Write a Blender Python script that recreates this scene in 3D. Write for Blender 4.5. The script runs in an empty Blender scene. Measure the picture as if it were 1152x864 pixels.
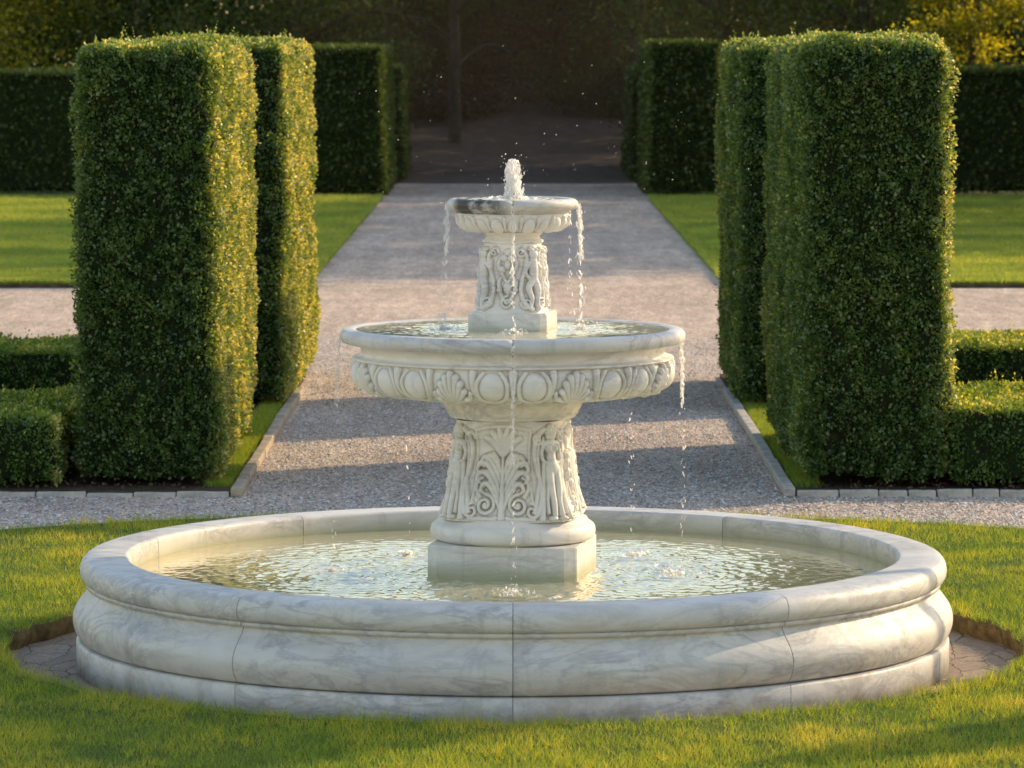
import bpy, bmesh, math
import numpy as np
from mathutils import Vector
rng = np.random.default_rng(7)
SC = bpy.context.scene
COL = SC.collection
PI = math.pi
H = 3.2                    # eye height
D = 22.2                   # distance to the fountain axis
FPX = 4780.0               # focal length in pixels of a 1152 wide frame
AZ, EL = math.radians(31), math.radians(25)   # sun: angle from +X towards +Y, elevation
ROT = math.radians(-10)    # the fountain's square parts are turned by this

# ------------------------------------------------------------------ helpers
def link(name, me, parent=None):
    o = bpy.data.objects.new(name, me)
    COL.objects.link(o)
    if parent is not None: o.parent = parent
    return o

def tag(o, label=None, cat=None, group=None, kind=None):
    if label: o['label'] = label
    if cat: o['category'] = cat
    if group: o['group'] = group
    if kind: o['kind'] = kind
    return o

def empty(name, loc, label=None, cat=None, group=None):
    o = link(name, None); o.location = loc
    o.empty_display_size = 0.2
    return tag(o, label, cat, group)

def np_mesh(name, V, F, mats, attrs=None, fattrs=None, smooth=True, midx=None):
    """V (n,3), F (m,k) with k = 3 or 4, or a list of such arrays"""
    V = np.asarray(V, np.float32)
    Fs = F if isinstance(F, list) else [F]
    me = bpy.data.meshes.new(name)
    me.vertices.add(len(V)); me.vertices.foreach_set('co', V.ravel())
    loops = np.concatenate([np.asarray(f, np.int32).ravel() for f in Fs])
    counts = np.concatenate([np.full(len(f), f.shape[1], np.int32) for f in Fs])
    starts = np.concatenate([[0], np.cumsum(counts)[:-1]]).astype(np.int32)
    me.loops.add(len(loops)); me.loops.foreach_set('vertex_index', loops)
    me.polygons.add(len(counts)); me.polygons.foreach_set('loop_start', starts)
    me.polygons.foreach_set('loop_total', counts)
    if smooth: me.polygons.foreach_set('use_smooth', np.ones(len(counts), bool))
    for m in (mats if isinstance(mats, list) else [mats]): me.materials.append(m)
    if midx is not None: me.polygons.foreach_set('material_index', np.asarray(midx, np.int32))
    for k, a in (attrs or {}).items():
        at = me.attributes.new(k, 'FLOAT', 'POINT'); at.data.foreach_set('value', np.asarray(a, np.float32).ravel())
    for k, a in (fattrs or {}).items():
        at = me.attributes.new(k, 'FLOAT', 'FACE'); at.data.foreach_set('value', np.asarray(a, np.float32).ravel())
    me.update(calc_edges=True)
    return me

def _h(i, j, k, s):
    n = (i.astype(np.int64) * 374761393 + j.astype(np.int64) * 668265263 + k.astype(np.int64) * 2147483647 + s * 1274126177)
    n = (n ^ (n >> 13)) * 1274126177
    n = n ^ (n >> 16)
    return (n & 0xFFFF) / 65535.0

def vnoise(P, s=0):
    P = np.asarray(P, float)
    I = np.floor(P).astype(np.int64); f = P - I; f = f * f * (3 - 2 * f)
    r = 0
    for a in (0, 1):
        for b in (0, 1):
            for c in (0, 1):
                w = (f[..., 0] if a else 1 - f[..., 0]) * (f[..., 1] if b else 1 - f[..., 1]) * (f[..., 2] if c else 1 - f[..., 2])
                r = r + w * _h(I[..., 0] + a, I[..., 1] + b, I[..., 2] + c, s)
    return r

def fbm(P, s=0, o=3):
    r = 0; a = .5; t = 0
    for i in range(o):
        r = r + a * vnoise(np.asarray(P) * 2 ** i, s + i); t += a; a *= .5
    return r / t

def cr(pts, n=6):
    """Catmull-Rom through pts"""
    p = np.asarray(pts, float); q = np.vstack([2 * p[0] - p[1], p, 2 * p[-1] - p[-2]])
    out = []
    for i in range(1, len(q) - 2):
        for t in np.linspace(0, 1, n, endpoint=False):
            a, b, c, d = q[i - 1], q[i], q[i + 1], q[i + 2]
            out.append(.5 * (2 * b + (c - a) * t + (2 * a - 5 * b + 4 * c - d) * t * t + (3 * b - a - 3 * c + d) * t ** 3))
    out.append(p[-1])
    return np.array(out)

def grid_faces(nv, nu, closed=True):
    j = np.arange(nu if closed else nu - 1); i = np.arange(nv - 1)
    J, I = np.meshgrid(j, i)
    J2 = (J + 1) % nu
    return np.stack([I * nu + J, I * nu + J2, (I + 1) * nu + J2, (I + 1) * nu + J], -1).reshape(-1, 4)

def angles(n, joints=(), w=.0016):
    a = list(np.linspace(-PI, PI, n, endpoint=False))
    for j in joints:
        jj = (j + PI) % (2 * PI) - PI
        a = [x for x in a if abs((x - jj + PI) % (2 * PI) - PI) > 5.2 * w]
        a += [jj - 5 * w, jj - 1.5 * w, jj + 1.5 * w, jj + 5 * w, jj - w, jj - w * .5, jj, jj + w * .5, jj + w]
    return np.array(sorted(a))

def lathe(name, prof, mats, n=256, joints=(), jw=.0016, jd=.006, extra=None, centre=(0, 0)):
    prof = np.asarray(prof, float)
    th = angles(n, joints, jw)
    jm = np.zeros(len(th)); blk = np.zeros(len(th))
    js = sorted([(j + PI) % (2 * PI) - PI for j in joints])
    for j in js:
        d = np.abs((th - j + PI) % (2 * PI) - PI)
        jm = np.maximum(jm, np.clip(1 - d / (jw * .9), 0, 1))
    if js: blk = np.searchsorted(js, th, side='right') % len(js) * 1.0
    tan = np.gradient(prof, axis=0); nr = np.stack([tan[:, 1], -tan[:, 0]], 1); nr /= np.linalg.norm(nr, axis=1)[:, None] + 1e-9
    R = prof[:, 0][:, None] - jm[None] * jd * nr[:, 0][:, None]
    Z = prof[:, 1][:, None] - jm[None] * jd * nr[:, 1][:, None]
    if extra is not None: R, Z = extra(R, Z, th[None], nr)
    P = np.stack([centre[0] + R * np.cos(th)[None], centre[1] + R * np.sin(th)[None], Z + 0 * th[None]], -1)
    nv, nu = P.shape[:2]
    return np_mesh(name, P.reshape(-1, 3), grid_faces(nv, nu), mats,
                   attrs={'joint': np.broadcast_to(jm, (nv, nu)), 'blk': np.broadcast_to(blk, (nv, nu))})

_ico = {}
def ico(sub):
    if sub not in _ico:
        bm = bmesh.new(); bmesh.ops.create_icosphere(bm, subdivisions=sub, radius=1)
        bm.verts.ensure_lookup_table()
        _ico[sub] = (np.array([v.co[:] for v in bm.verts]), np.array([[v.index for v in f.verts] for f in bm.faces]))
        bm.free()
    return _ico[sub]

def rand_rot(n):
    q = rng.normal(size=(n, 4)); q /= np.linalg.norm(q, axis=1)[:, None]
    w, x, y, z = q.T
    return np.stack([np.stack([1 - 2 * (y * y + z * z), 2 * (x * y - z * w), 2 * (x * z + y * w)], -1),
                     np.stack([2 * (x * y + z * w), 1 - 2 * (x * x + z * z), 2 * (y * z - x * w)], -1),
                     np.stack([2 * (x * z - y * w), 2 * (y * z + x * w), 1 - 2 * (x * x + y * y)], -1)], 1)

def blobs_vf(C, S, sub=1, rot=False, wob=0.0):
    v, f = ico(sub); C = np.asarray(C, float); S = np.asarray(S, float)
    if S.ndim == 1: S = np.repeat(S[:, None], 3, 1)
    V = v[None] * S[:, None]
    if wob: V = V * (1 + wob * (rng.random(V.shape[:2])[..., None] - .5))
    if rot: V = np.einsum('nij,nkj->nki', rand_rot(len(C)), V)
    V = V + C[:, None]
    F = f[None] + (np.arange(len(C)) * len(v))[:, None, None]
    return V.reshape(-1, 3), F.reshape(-1, f.shape[1])

def tube_vf(pts, rad, n=8, cap=True):
    pts = np.asarray(pts, float); rad = np.broadcast_to(np.asarray(rad, float), (len(pts),))
    t = np.gradient(pts, axis=0); t /= np.linalg.norm(t, axis=1)[:, None] + 1e-9
    ref = np.array([.31, .95, .11]); a = np.cross(t, ref); a /= np.linalg.norm(a, axis=1)[:, None] + 1e-9
    b = np.cross(t, a)
    th = np.linspace(0, 2 * PI, n, endpoint=False)
    V = pts[:, None] + rad[:, None, None] * (a[:, None] * np.cos(th)[None, :, None] + b[:, None] * np.sin(th)[None, :, None])
    return V.reshape(-1, 3), grid_faces(len(pts), n)

def merge(parts):
    V = []; F = {}; o = 0
    for v, f in parts:
        V.append(v); F.setdefault(f.shape[1], []).append(f + o); o += len(v)
    return np.vstack(V), [np.vstack(x) for x in F.values()]

def box_bm(bm, size, loc, rotz=0, bev=0.0, seg=2):
    r = bmesh.ops.create_cube(bm, size=1)
    vs = r['verts']
    for v in vs: v.co = Vector((v.co.x * size[0], v.co.y * size[1], v.co.z * size[2]))
    if bev:
        es = list({e for v in vs for e in v.link_edges})
        r2 = bmesh.ops.bevel(bm, geom=es, offset=bev, segments=seg, profile=.5, affect='EDGES')
        vs = list({v for f in r2['faces'] for v in f.verts} | {v for v in vs if v.is_valid})
    c, s = math.cos(rotz), math.sin(rotz)
    for v in vs: v.co = Vector((v.co.x * c - v.co.y * s + loc[0], v.co.x * s + v.co.y * c + loc[1], v.co.z + loc[2]))

def bm_obj(name, bm, mat, parent=None, smooth=False):
    me = bpy.data.meshes.new(name); bm.to_mesh(me); bm.free()
    me.materials.append(mat)
    if smooth:
        for p in me.polygons: p.use_smooth = True
    return link(name, me, parent)

# ------------------------------------------------------------------ materials
class NT:
    def __init__(s, name):
        s.m = bpy.data.materials.new(name); s.m.use_nodes = True
        s.t = s.m.node_tree; s.t.nodes.clear()
        s.out = s.n('ShaderNodeOutputMaterial')
    def n(s, typ, **kw):
        nd = s.t.nodes.new(typ)
        for k, v in kw.items():
            if k.startswith('i_'):
                key = k[2:].replace('_', ' ')
                nd.inputs[int(key) if key.isdigit() else key].default_value = v
            else: setattr(nd, k, v)
        return nd
    def l(s, a, b): s.t.links.new(a, b)
    def ramp(s, fac, stops, interp='LINEAR'):
        r = s.n('ShaderNodeValToRGB'); e = r.color_ramp.elements; r.color_ramp.interpolation = interp
        while len(e) > 1: e.remove(e[-1])
        for i, (p, c) in enumerate(stops):
            el = e[0] if i == 0 else e.new(p)
            el.position = p; el.color = (*c, 1) if len(c) == 3 else c
        if fac is not None: s.l(fac, r.inputs[0])
        return r.outputs[0]
    def mix(s, fac, a, b, mode='MIX'):
        m = s.n('ShaderNodeMix', data_type='RGBA', blend_type=mode)
        for v, i in ((fac, 0), (a, 6), (b, 7)):
            if hasattr(v, 'links'): s.l(v, m.inputs[i])
            elif i == 0: m.inputs[0].default_value = v
            else: m.inputs[i].default_value = (*v, 1)
        return m.outputs[2]
    def math(s, op, a, b=None, clamp=False):
        m = s.n('ShaderNodeMath', operation=op, use_clamp=clamp)
        for v, i in ((a, 0), (b, 1)):
            if v is None: continue
            if hasattr(v, 'links'): s.l(v, m.inputs[i])
            else: m.inputs[i].default_value = v
        return m.outputs[0]
    def noise(s, co, scale, detail=4, rough=.55, dist=0, out='Fac'):
        n = s.n('ShaderNodeTexNoise', i_Scale=scale, i_Detail=detail, i_Roughness=rough, i_Distortion=dist)
        if co is not None: s.l(co, n.inputs['Vector'])
        return n.outputs[out]
    def obco(s): return s.n('ShaderNodeTexCoord').outputs['Object']
    def attr(s, name): return s.n('ShaderNodeAttribute', attribute_name=name).outputs['Fac']
    def bump(s, h, dist, strength=1.0, nrm=None):
        b = s.n('ShaderNodeBump', i_Distance=dist, i_Strength=strength); s.l(h, b.inputs['Height'])
        if nrm is not None: s.l(nrm, b.inputs['Normal'])
        return b.outputs[0]
    def princ(s, col, rough=.5, nrm=None, spec=.5, **kw):
        p = s.n('ShaderNodeBsdfPrincipled')
        if hasattr(col, 'links'): s.l(col, p.inputs['Base Color'])
        else: p.inputs['Base Color'].default_value = (*col, 1)
        if hasattr(rough, 'links'): s.l(rough, p.inputs['Roughness'])
        else: p.inputs['Roughness'].default_value = rough
        p.inputs['Specular IOR Level'].default_value = spec
        if nrm is not None: s.l(nrm, p.inputs['Normal'])
        s.l(p.outputs[0], s.out.inputs[0])
        return s.m

def marble(name, stain=.25, warm=0.0, black=0.0, br=1.0):
    t = NT(name); co = t.obco()
    blk = t.n('ShaderNodeCombineXYZ'); b = t.attr('blk')
    t.l(t.math('MULTIPLY', b, 3.7), blk.inputs[0]); t.l(t.math('MULTIPLY', b, 1.9), blk.inputs[2])
    va = t.n('ShaderNodeVectorMath', operation='ADD'); t.l(co, va.inputs[0]); t.l(blk.outputs[0], va.inputs[1])
    mp = t.n('ShaderNodeMapping'); t.l(va.outputs[0], mp.inputs[0])
    mp.inputs['Rotation'].default_value = (.3, .5, .6); mp.inputs['Scale'].default_value = (.7, 1.0, 2.2)
    c = mp.outputs[0]
    n1 = t.noise(c, 2.1, 8, .62, 1.6)
    v1 = t.math('SUBTRACT', 1, t.math('MULTIPLY', t.math('ABSOLUTE', t.math('SUBTRACT', n1, .5)), 16), True)
    n2 = t.noise(c, 4.2, 6, .6, 1.6)
    v2 = t.math('SUBTRACT', 1, t.math('MULTIPLY', t.math('ABSOLUTE', t.math('SUBTRACT', n2, .48)), 22), True)
    msk = t.ramp(t.noise(c, 1.1, 2), [(.36, (0, 0, 0)), (.56, (1, 1, 1))])
    cloud = t.noise(c, 2.6, 5, .6, .6)
    base = t.ramp(cloud, [(.28, (.66, .65, .655)), (.50, (.82, .795, .77)), (.75, (.88, .855, .83))])
    vein = t.math('ADD', t.math('MULTIPLY', t.math('MULTIPLY', v1, msk), .65), t.math('MULTIPLY', t.math('MULTIPLY', v2, msk), .35), True)
    colr = t.mix(t.math('MULTIPLY', vein, .74), base, (.33, .34, .375))
    if br != 1: colr = t.mix(1.0, colr, (br, br, br), 'MULTIPLY')
    # weathering: warm lichen film, drips, pits
    st = t.ramp(t.noise(co, 3.5, 6, .65), [(.40, (0, 0, 0)), (.72, (1, 1, 1))])
    colr = t.mix(t.math('MULTIPLY', st, stain), colr, (.64, .57, .39))
    if name == 'white_marble':
        sz_ = t.n('ShaderNodeSeparateXYZ'); t.l(co, sz_.inputs[0])
        gz = t.ramp(sz_.outputs[2], [(.03, (1, 1, 1)), (.14, (.55, .55, .55)), (.20, (.35, .35, .35)), (.34, (0, 0, 0))])
        gn = t.ramp(t.noise(co, 4.5, 7, .72), [(.44, (0, 0, 0)), (.66, (1, 1, 1))])
        colr = t.mix(t.math('MULTIPLY', t.math('MULTIPLY', gz, gn), .62), colr, (.33, .265, .18))
        sp_ = t.ramp(t.noise(co, 6.5, 8, .8), [(.60, (0, 0, 0)), (.70, (1, 1, 1))])
        colr = t.mix(t.math('MULTIPLY', sp_, .28), colr, (.25, .25, .22))
    if warm: colr = t.mix(warm, colr, (.84, .765, .60))
    mpd = t.n('ShaderNodeMapping'); t.l(co, mpd.inputs[0]); mpd.inputs['Scale'].default_value = (9, 9, 1.2)
    dr = t.ramp(t.noise(mpd.outputs[0], 1.0, 5, .7), [(.56, (0, 0, 0)), (.75, (1, 1, 1))])
    colr = t.mix(t.math('MULTIPLY', dr, .24 + stain * .5), colr, (.27, .26, .21))
    if black:
        bk = t.ramp(t.noise(co, 7.0, 5, .7), [(.30, (0, 0, 0)), (.50, (1, 1, 1))])
        sx = t.n('ShaderNodeSeparateXYZ'); t.l(co, sx.inputs[0])
        lf = t.ramp(t.math('MULTIPLY_ADD' if False else 'MULTIPLY', sx.outputs[0], -1.6), [(0.0, (.10, .10, .10)), (.12, (.8, .8, .8)), (.24, (1, 1, 1)), (.45, (1, 1, 1)), (.53, (.2, .2, .2))])
        colr = t.mix(t.math('MULTIPLY', t.math('MULTIPLY', bk, lf), black), colr, (.055, .05, .045))
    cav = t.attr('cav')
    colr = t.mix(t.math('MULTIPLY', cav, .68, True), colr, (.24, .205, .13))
    wet = t.attr('wet')
    colr = t.mix(t.math('MULTIPLY', wet, .75, True), colr, (.36, .35, .16))
    pit = t.ramp(t.noise(co, 38, 4, .7), [(.66, (0, 0, 0)), (.78, (1, 1, 1))])
    colr = t.mix(t.math('MULTIPLY', pit, .45), colr, (.22, .21, .18))
    colr = t.mix(t.math('MULTIPLY', t.attr('joint'), .85, True), colr, (.07, .065, .055))
    ro = t.ramp(t.noise(co, 9, 3), [(.3, (.36,) * 3), (.7, (.58,) * 3)])
    hgt = t.math('ADD', t.noise(co, 16, 6, .65), t.math('MULTIPLY', pit, -.6))
    return t.princ(colr, ro, t.bump(hgt, .0035, .55), .4)

def leafmat(name, stops, trans, tmix=.42, gloss=.05, rough=.42):
    t = NT(name); v = t.attr('v')
    c = t.ramp(v, stops)
    d = t.n('ShaderNodeBsdfDiffuse'); t.l(c, d.inputs[0])
    tr = t.n('ShaderNodeBsdfTranslucent')
    tc = t.mix(1.0, c, trans, 'MULTIPLY'); t.l(tc, tr.inputs[0])
    m = t.n('ShaderNodeMixShader', i_0=tmix); t.l(d.outputs[0], m.inputs[1]); t.l(tr.outputs[0], m.inputs[2])
    g = t.n('ShaderNodeBsdfGlossy', i_Roughness=rough); g.inputs[0].default_value = (.9, .88, .70, 1)
    m2 = t.n('ShaderNodeMixShader', i_0=gloss); t.l(m.outputs[0], m2.inputs[1]); t.l(g.outputs[0], m2.inputs[2])
    t.l(m2.outputs[0], t.out.inputs[0])
    return t.m

def plain(name, stops, scale=8, rough=.9, bump=.01, detail=5, spec=.2, bscale=None):
    t = NT(name); co = t.obco()
    n = t.noise(co, scale, detail, .62)
    c = t.ramp(n, stops)
    b = t.noise(co, bscale or scale * 4, 5, .65)
    return t.princ(c, rough, t.bump(b, bump, .8), spec)

def gravelmat():
    t = NT('gravel'); co = t.obco()
    vo = t.n('ShaderNodeTexVoronoi', i_Scale=55.0, i_Randomness=1.0); t.l(co, vo.inputs['Vector'])
    sp = t.n('ShaderNodeSeparateColor'); t.l(vo.outputs['Color'], sp.inputs[0])
    c = t.ramp(sp.outputs[0], [(0, (.36, .32, .30)), (.3, (.54, .485, .45)), (.65, (.68, .615, .57)), (.9, (.80, .74, .70)), (1, (.88, .84, .80))])
    edge = t.ramp(vo.outputs['Distance'], [(.35, (1, 1, 1)), (.85, (.58, .55, .53))])
    c = t.mix(1.0, c, edge, 'MULTIPLY')
    big = t.ramp(t.noise(co, .55, 5, .6), [(.3, (1.02, .98, .91)), (.7, (1.34, 1.26, 1.16))])
    c = t.mix(1.0, c, big, 'MULTIPLY')
    mp = t.n('ShaderNodeMapping'); t.l(co, mp.inputs[0]); mp.inputs['Scale'].default_value = (2.2, .22, 1)
    trk = t.ramp(t.noise(mp.outputs[0], 1.0, 4, .6), [(.35, (.84, .83, .83)), (.65, (1.06, 1.05, 1.04))])
    c = t.mix(1.0, c, trk, 'MULTIPLY')
    gr = t.ramp(t.noise(co, 13, 6, .8), [(.34, (.72, .70, .68)), (.5, (1.08, 1.02, .97)), (.68, (1.38, 1.27, 1.16))])
    c = t.mix(1.0, c, gr, 'MULTIPLY')
    mpd = t.n('ShaderNodeMapping'); t.l(co, mpd.inputs[0]); mpd.inputs['Scale'].default_value = (3.0, .5, 1)
    gp = t.ramp(t.noise(mpd.outputs[0], 2.2, 6, .75), [(.36, (.80, .78, .76)), (.62, (1.12, 1.10, 1.08))])
    c = t.mix(1.0, c, gp, 'MULTIPLY')
    b1 = t.bump(t.math('SUBTRACT', 1, vo.outputs['Distance']), .012, .9)
    b2 = t.bump(t.noise(co, 7, 4), .04, .5, b1)
    return t.princ(c, .9, b2, .2)

def lawnmat(name, cols, stripe=0.0):
    t = NT(name); co = t.obco()
    n = t.noise(co, 1.1, 6, .65)
    f = t.noise(co, 60, 4, .7)
    m = t.math('ADD', t.math('MULTIPLY', n, .55), t.math('MULTIPLY', f, .45))
    c = t.ramp(m, [(.32, cols[0]), (.52, cols[1]), (.70, cols[2])])
    if stripe:
        mp = t.n('ShaderNodeMapping'); t.l(co, mp.inputs[0]); mp.inputs['Rotation'].default_value = (0, 0, .05)
        sx = t.n('ShaderNodeSeparateXYZ'); t.l(mp.outputs[0], sx.inputs[0])
        w = t.math('SINE', t.math('MULTIPLY', sx.outputs[1], 2.4))
        c = t.mix(1.0, c, t.ramp(t.math('MULTIPLY_ADD' if False else 'ADD', t.math('MULTIPLY', w, stripe), .5), [(0, (.8, .84, .8)), (1, (1.12, 1.08, 1.05))]), 'MULTIPLY')
    return t.princ(c, .8, t.bump(f, .03, 1.0), .15)

M = {}
M['marble'] = marble('white_marble', .30, br=.86)
M['carved'] = marble('weathered_marble', .30, .16, br=1.06)
M['top'] = marble('stained_marble', .45, .22, .97)
M['gravel'] = gravelmat()
M['lawn'] = lawnmat('lawn_soil', [(.06, .09, .018), (.11, .15, .026), (.16, .19, .036)])
M['far_lawn'] = lawnmat('mown_lawn', [(.13, .20, .042), (.22, .30, .060), (.33, .38, .085)], .30)
M['soil'] = plain('dark_soil', [(.3, (.05, .037, .026)), (.55, (.10, .074, .05)), (.8, (.17, .125, .085))], 9, .95, .03)
M['edge'] = plain('cut_turf_edge', [(.3, (.12, .08, .038)), (.55, (.27, .19, .085)), (.8, (.42, .31, .14))], 14, .95, .03)
M['hazy_litter'] = plain('leaf_litter', [(.3, (.11, .080, .062)), (.5, (.17, .122, .094)), (.8, (.24, .18, .14))], 3, .95, .05)  # brown also stands in for the warm haze at the path end
M['earth'] = plain('rough_grass', [(.3, (.03, .04, .012)), (.6, (.05, .07, .02)), (.8, (.09, .09, .04))], .7, .95, .05)
M['kerb'] = plain('edging_stone', [(.3, (.34, .31, .27)), (.55, (.55, .51, .45)), (.8, (.68, .63, .56))], 11, .85, .006, 6)
M['timber'] = plain('pale_edging', [(.3, (.30, .24, .17)), (.55, (.46, .38, .28)), (.8, (.56, .48, .38))], 9, .85, .006, 6)
M['bark'] = plain('bark', [(.3, (.05, .042, .032)), (.6, (.11, .09, .07)), (.8, (.17, .145, .115))], 5, .95, .04)
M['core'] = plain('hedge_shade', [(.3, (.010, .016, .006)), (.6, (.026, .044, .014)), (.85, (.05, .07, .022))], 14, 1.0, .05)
G = [(0, (.028, .066, .022)), (.30, (.060, .128, .036)), (.6, (.115, .205, .052)), (.85, (.23, .31, .090)), (1, (.52, .52, .22))]
M['leaf'] = leafmat('box_leaves', G, (2.2, 1.7, .62), .46, .07, .42)
M['leaf_low'] = leafmat('low_box_leaves', [(p, (c[0] * 1.15, c[1] * 1.18, c[2] * 1.1)) for p, c in G], (2.5, 1.75, .45), .45, .04, .45)
M['leaf_far'] = leafmat('yew_leaves', [(0, (.030, .046, .015)), (.5, (.080, .115, .032)), (1, (.17, .20, .055))], (1.5, 1.5, .6), .3, .03)
M['tree'] = leafmat('tree_leaves', [(0, (.030, .056, .018)), (.5, (.085, .135, .040)), (1, (.22, .27, .07))], (1.6, 1.4, .5), .35, .03)
M['tree_sunlit'] = leafmat('sunlit_gold_leaves', [(0, (.08, .11, .016)), (.5, (.24, .27, .030)), (1, (.56, .56, .06))], (2.0, 1.6, .4), .55, .03)  # yellow green leaves with the sunlit glow put into their colour
M['wood'] = leafmat('wood_leaves', [(0, (.020, .032, .013)), (.5, (.055, .078, .030)), (1, (.13, .15, .05))], (1.3, 1.2, .6), .25, .02)
M['hazy_russet'] = leafmat('hazy_russet_leaves', [(0, (.04, .032, .018)), (.5, (.10, .080, .045)), (1, (.19, .145, .075))], (1.3, 1.1, .8), .25, .02)  # brown haze of the far gap put into the leaf colour
M['grass'] = leafmat('grass_blades', [(0, (.066, .165, .040)), (.4, (.19, .335, .062)), (.75, (.46, .50, .075)), (1, (.82, .68, .22))], (1.75, 1.3, .40), .52, .03, .5)
M['grass_far'] = leafmat('mown_blades', [(0, (.10, .20, .055)), (.4, (.25, .37, .095)), (.75, (.50, .56, .13)), (1, (.80, .76, .20))], (1.9, 1.4, .45), .54, .03, .5)
M['twig'] = plain('dry_twigs', [(.3, (.05, .035, .02)), (.7, (.14, .10, .06))], 20, .9, .003)

def pebblemat():
    t = NT('pebbles')
    c = t.ramp(t.attr('v'), [(0, (.22, .20, .185)), (.35, (.48, .43, .395)), (.7, (.68, .61, .56)), (1, (.88, .84, .80))])
    return t.princ(c, .85, None, .25)
M['pebble'] = pebblemat()

def pavingmat():
    t = NT('old_paving'); co = t.obco()
    mp = t.n('ShaderNodeMapping'); t.l(co, mp.inputs[0]); mp.inputs['Scale'].default_value = (5.5, 2.6, 1)
    n = t.n('ShaderNodeTexNoise', i_Scale=3.0, i_Detail=3.0); t.l(mp.outputs[0], n.inputs['Vector'])
    va = t.n('ShaderNodeVectorMath', operation='MULTIPLY_ADD'); t.l(n.outputs['Color'], va.inputs[0]); va.inputs[1].default_value = (.35, .35, 0); t.l(mp.outputs[0], va.inputs[2])
    vo = t.n('ShaderNodeTexVoronoi', feature='DISTANCE_TO_EDGE', i_Scale=1.0); t.l(va.outputs[0], vo.inputs['Vector'])
    vc = t.n('ShaderNodeTexVoronoi', i_Scale=1.0); t.l(va.outputs[0], vc.inputs['Vector'])
    sp = t.n('ShaderNodeSeparateColor'); t.l(vc.outputs['Color'], sp.inputs[0])
    c = t.ramp(sp.outputs[0], [(0, (.34, .27, .205)), (.5, (.39, .315, .245)), (1, (.44, .36, .285))])
    c = t.mix(1.0, c, t.ramp(t.noise(mp.outputs[0], 7, 6, .75), [(.3, (.62, .60, .58)), (.7, (1.2, 1.16, 1.12))]), 'MULTIPLY')
    ck = t.ramp(vo.outputs['Distance'], [(.0, (1, 1, 1)), (.022, (0, 0, 0))])
    c = t.mix(ck, c, (.15, .118, .088))
    hb = t.math('ADD', t.math('MULTIPLY', ck, -1), t.noise(co, 22, 5))
    return t.princ(c, .85, t.bump(hb, .008, .8), .25)
M['paving'] = pavingmat()

def watermat(name, murk, tint, murkf):
    t = NT(name); co = t.obco()
    n1 = t.noise(co, 9, 3, .5, .4); n2 = t.noise(co, 26, 2, .5)
    nb = t.bump(t.math('ADD', n1, t.math('MULTIPLY', n2, .5)), .008, .35)
    fr = t.n('ShaderNodeFresnel', i_IOR=1.22); t.l(nb, fr.inputs['Normal'])
    tr = t.n('ShaderNodeBsdfTransparent'); tr.inputs[0].default_value = (*tint, 1)
    df = t.n('ShaderNodeBsdfDiffuse'); df.inputs[0].default_value = (*murk, 1); t.l(nb, df.inputs['Normal'])
    a = t.n('ShaderNodeMixShader', i_0=murkf); t.l(tr.outputs[0], a.inputs[1]); t.l(df.outputs[0], a.inputs[2])
    g = t.n('ShaderNodeBsdfGlossy', i_Roughness=.05); g.inputs[0].default_value = (1.0, .93, .78, 1); t.l(nb, g.inputs['Normal'])
    m = t.n('ShaderNodeMixShader'); t.l(t.math('MULTIPLY', fr.outputs[0], .72), m.inputs[0]); t.l(a.outputs[0], m.inputs[1]); t.l(g.outputs[0], m.inputs[2])
    t.l(m.outputs[0], t.out.inputs[0])
    return t.m
M['water'] = watermat('basin_water', (.66, .655, .46), (.84, .88, .64), .76)
M['bowl_water'] = watermat('bowl_water', (.84, .82, .72), (.92, .93, .84), .78)

def dropmat():
    t = NT('falling_water')
    d = t.n('ShaderNodeBsdfDiffuse'); d.inputs[0].default_value = (.97, .97, .97, 1)
    tl = t.n('ShaderNodeBsdfTranslucent'); tl.inputs[0].default_value = (.99, .99, .98, 1)
    a = t.n('ShaderNodeMixShader', i_0=.70); t.l(d.outputs[0], a.inputs[1]); t.l(tl.outputs[0], a.inputs[2])
    g = t.n('ShaderNodeBsdfGlossy', i_Roughness=.12)
    m = t.n('ShaderNodeMixShader', i_0=.08); t.l(a.outputs[0], m.inputs[1]); t.l(g.outputs[0], m.inputs[2])
    tr = t.n('ShaderNodeBsdfTransparent'); m2 = t.n('ShaderNodeMixShader', i_0=.26); t.l(m.outputs[0], m2.inputs[1]); t.l(tr.outputs[0], m2.inputs[2])
    t.l(m2.outputs[0], t.out.inputs[0])
    return t.m
M['drop'] = dropmat()

# ------------------------------------------------------------------ ground
def sheet(name, x0, x1, y0, y1, z, mat, nx=2, ny=2, fn=None):
    X, Y = np.meshgrid(np.linspace(x0, x1, nx), np.linspace(y0, y1, ny))
    Z = np.full_like(X, z) if fn is None else fn(X, Y)
    P = np.stack([X, Y, Z], -1).reshape(-1, 3)
    o = link(name, np_mesh(name, P, grid_faces(ny, nx, False), mat)); tag(o, kind='structure')
    return o
sheet('ground', -400, 400, -200, 600, -.06, M['earth'])
_t = np.linspace(-PI, PI, 180, endpoint=False)
_r = np.stack([np.stack([r * np.cos(_t), D + r * np.sin(_t), 0 * _t], -1) for r in (5.9, 9, 18, 45)])
tag(link('gravel_court', np_mesh('gravel_court', _r.reshape(-1, 3), grid_faces(4, 180), M['gravel'])), kind='structure')
sheet('gravel_path', -2.74, 2.84, 55.2, 97.5, .005, M['gravel'], 2, 60, lambda X, Y: np.where(Y < 55.3, -.006, .005))
def bank(X, Y):
    return .0 + np.clip((Y - 99) / 26, 0, 1) ** 1.3 * 2.2 + .25 * (vnoise(np.stack([X * .6, Y * .4, 0 * X], -1)) - .5) * np.clip((Y - 97) / 5, 0, 1)
sheet('woodland_floor', -40, 40, 97.0, 150, 0, M['hazy_litter'], 120, 80, bank)

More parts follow.
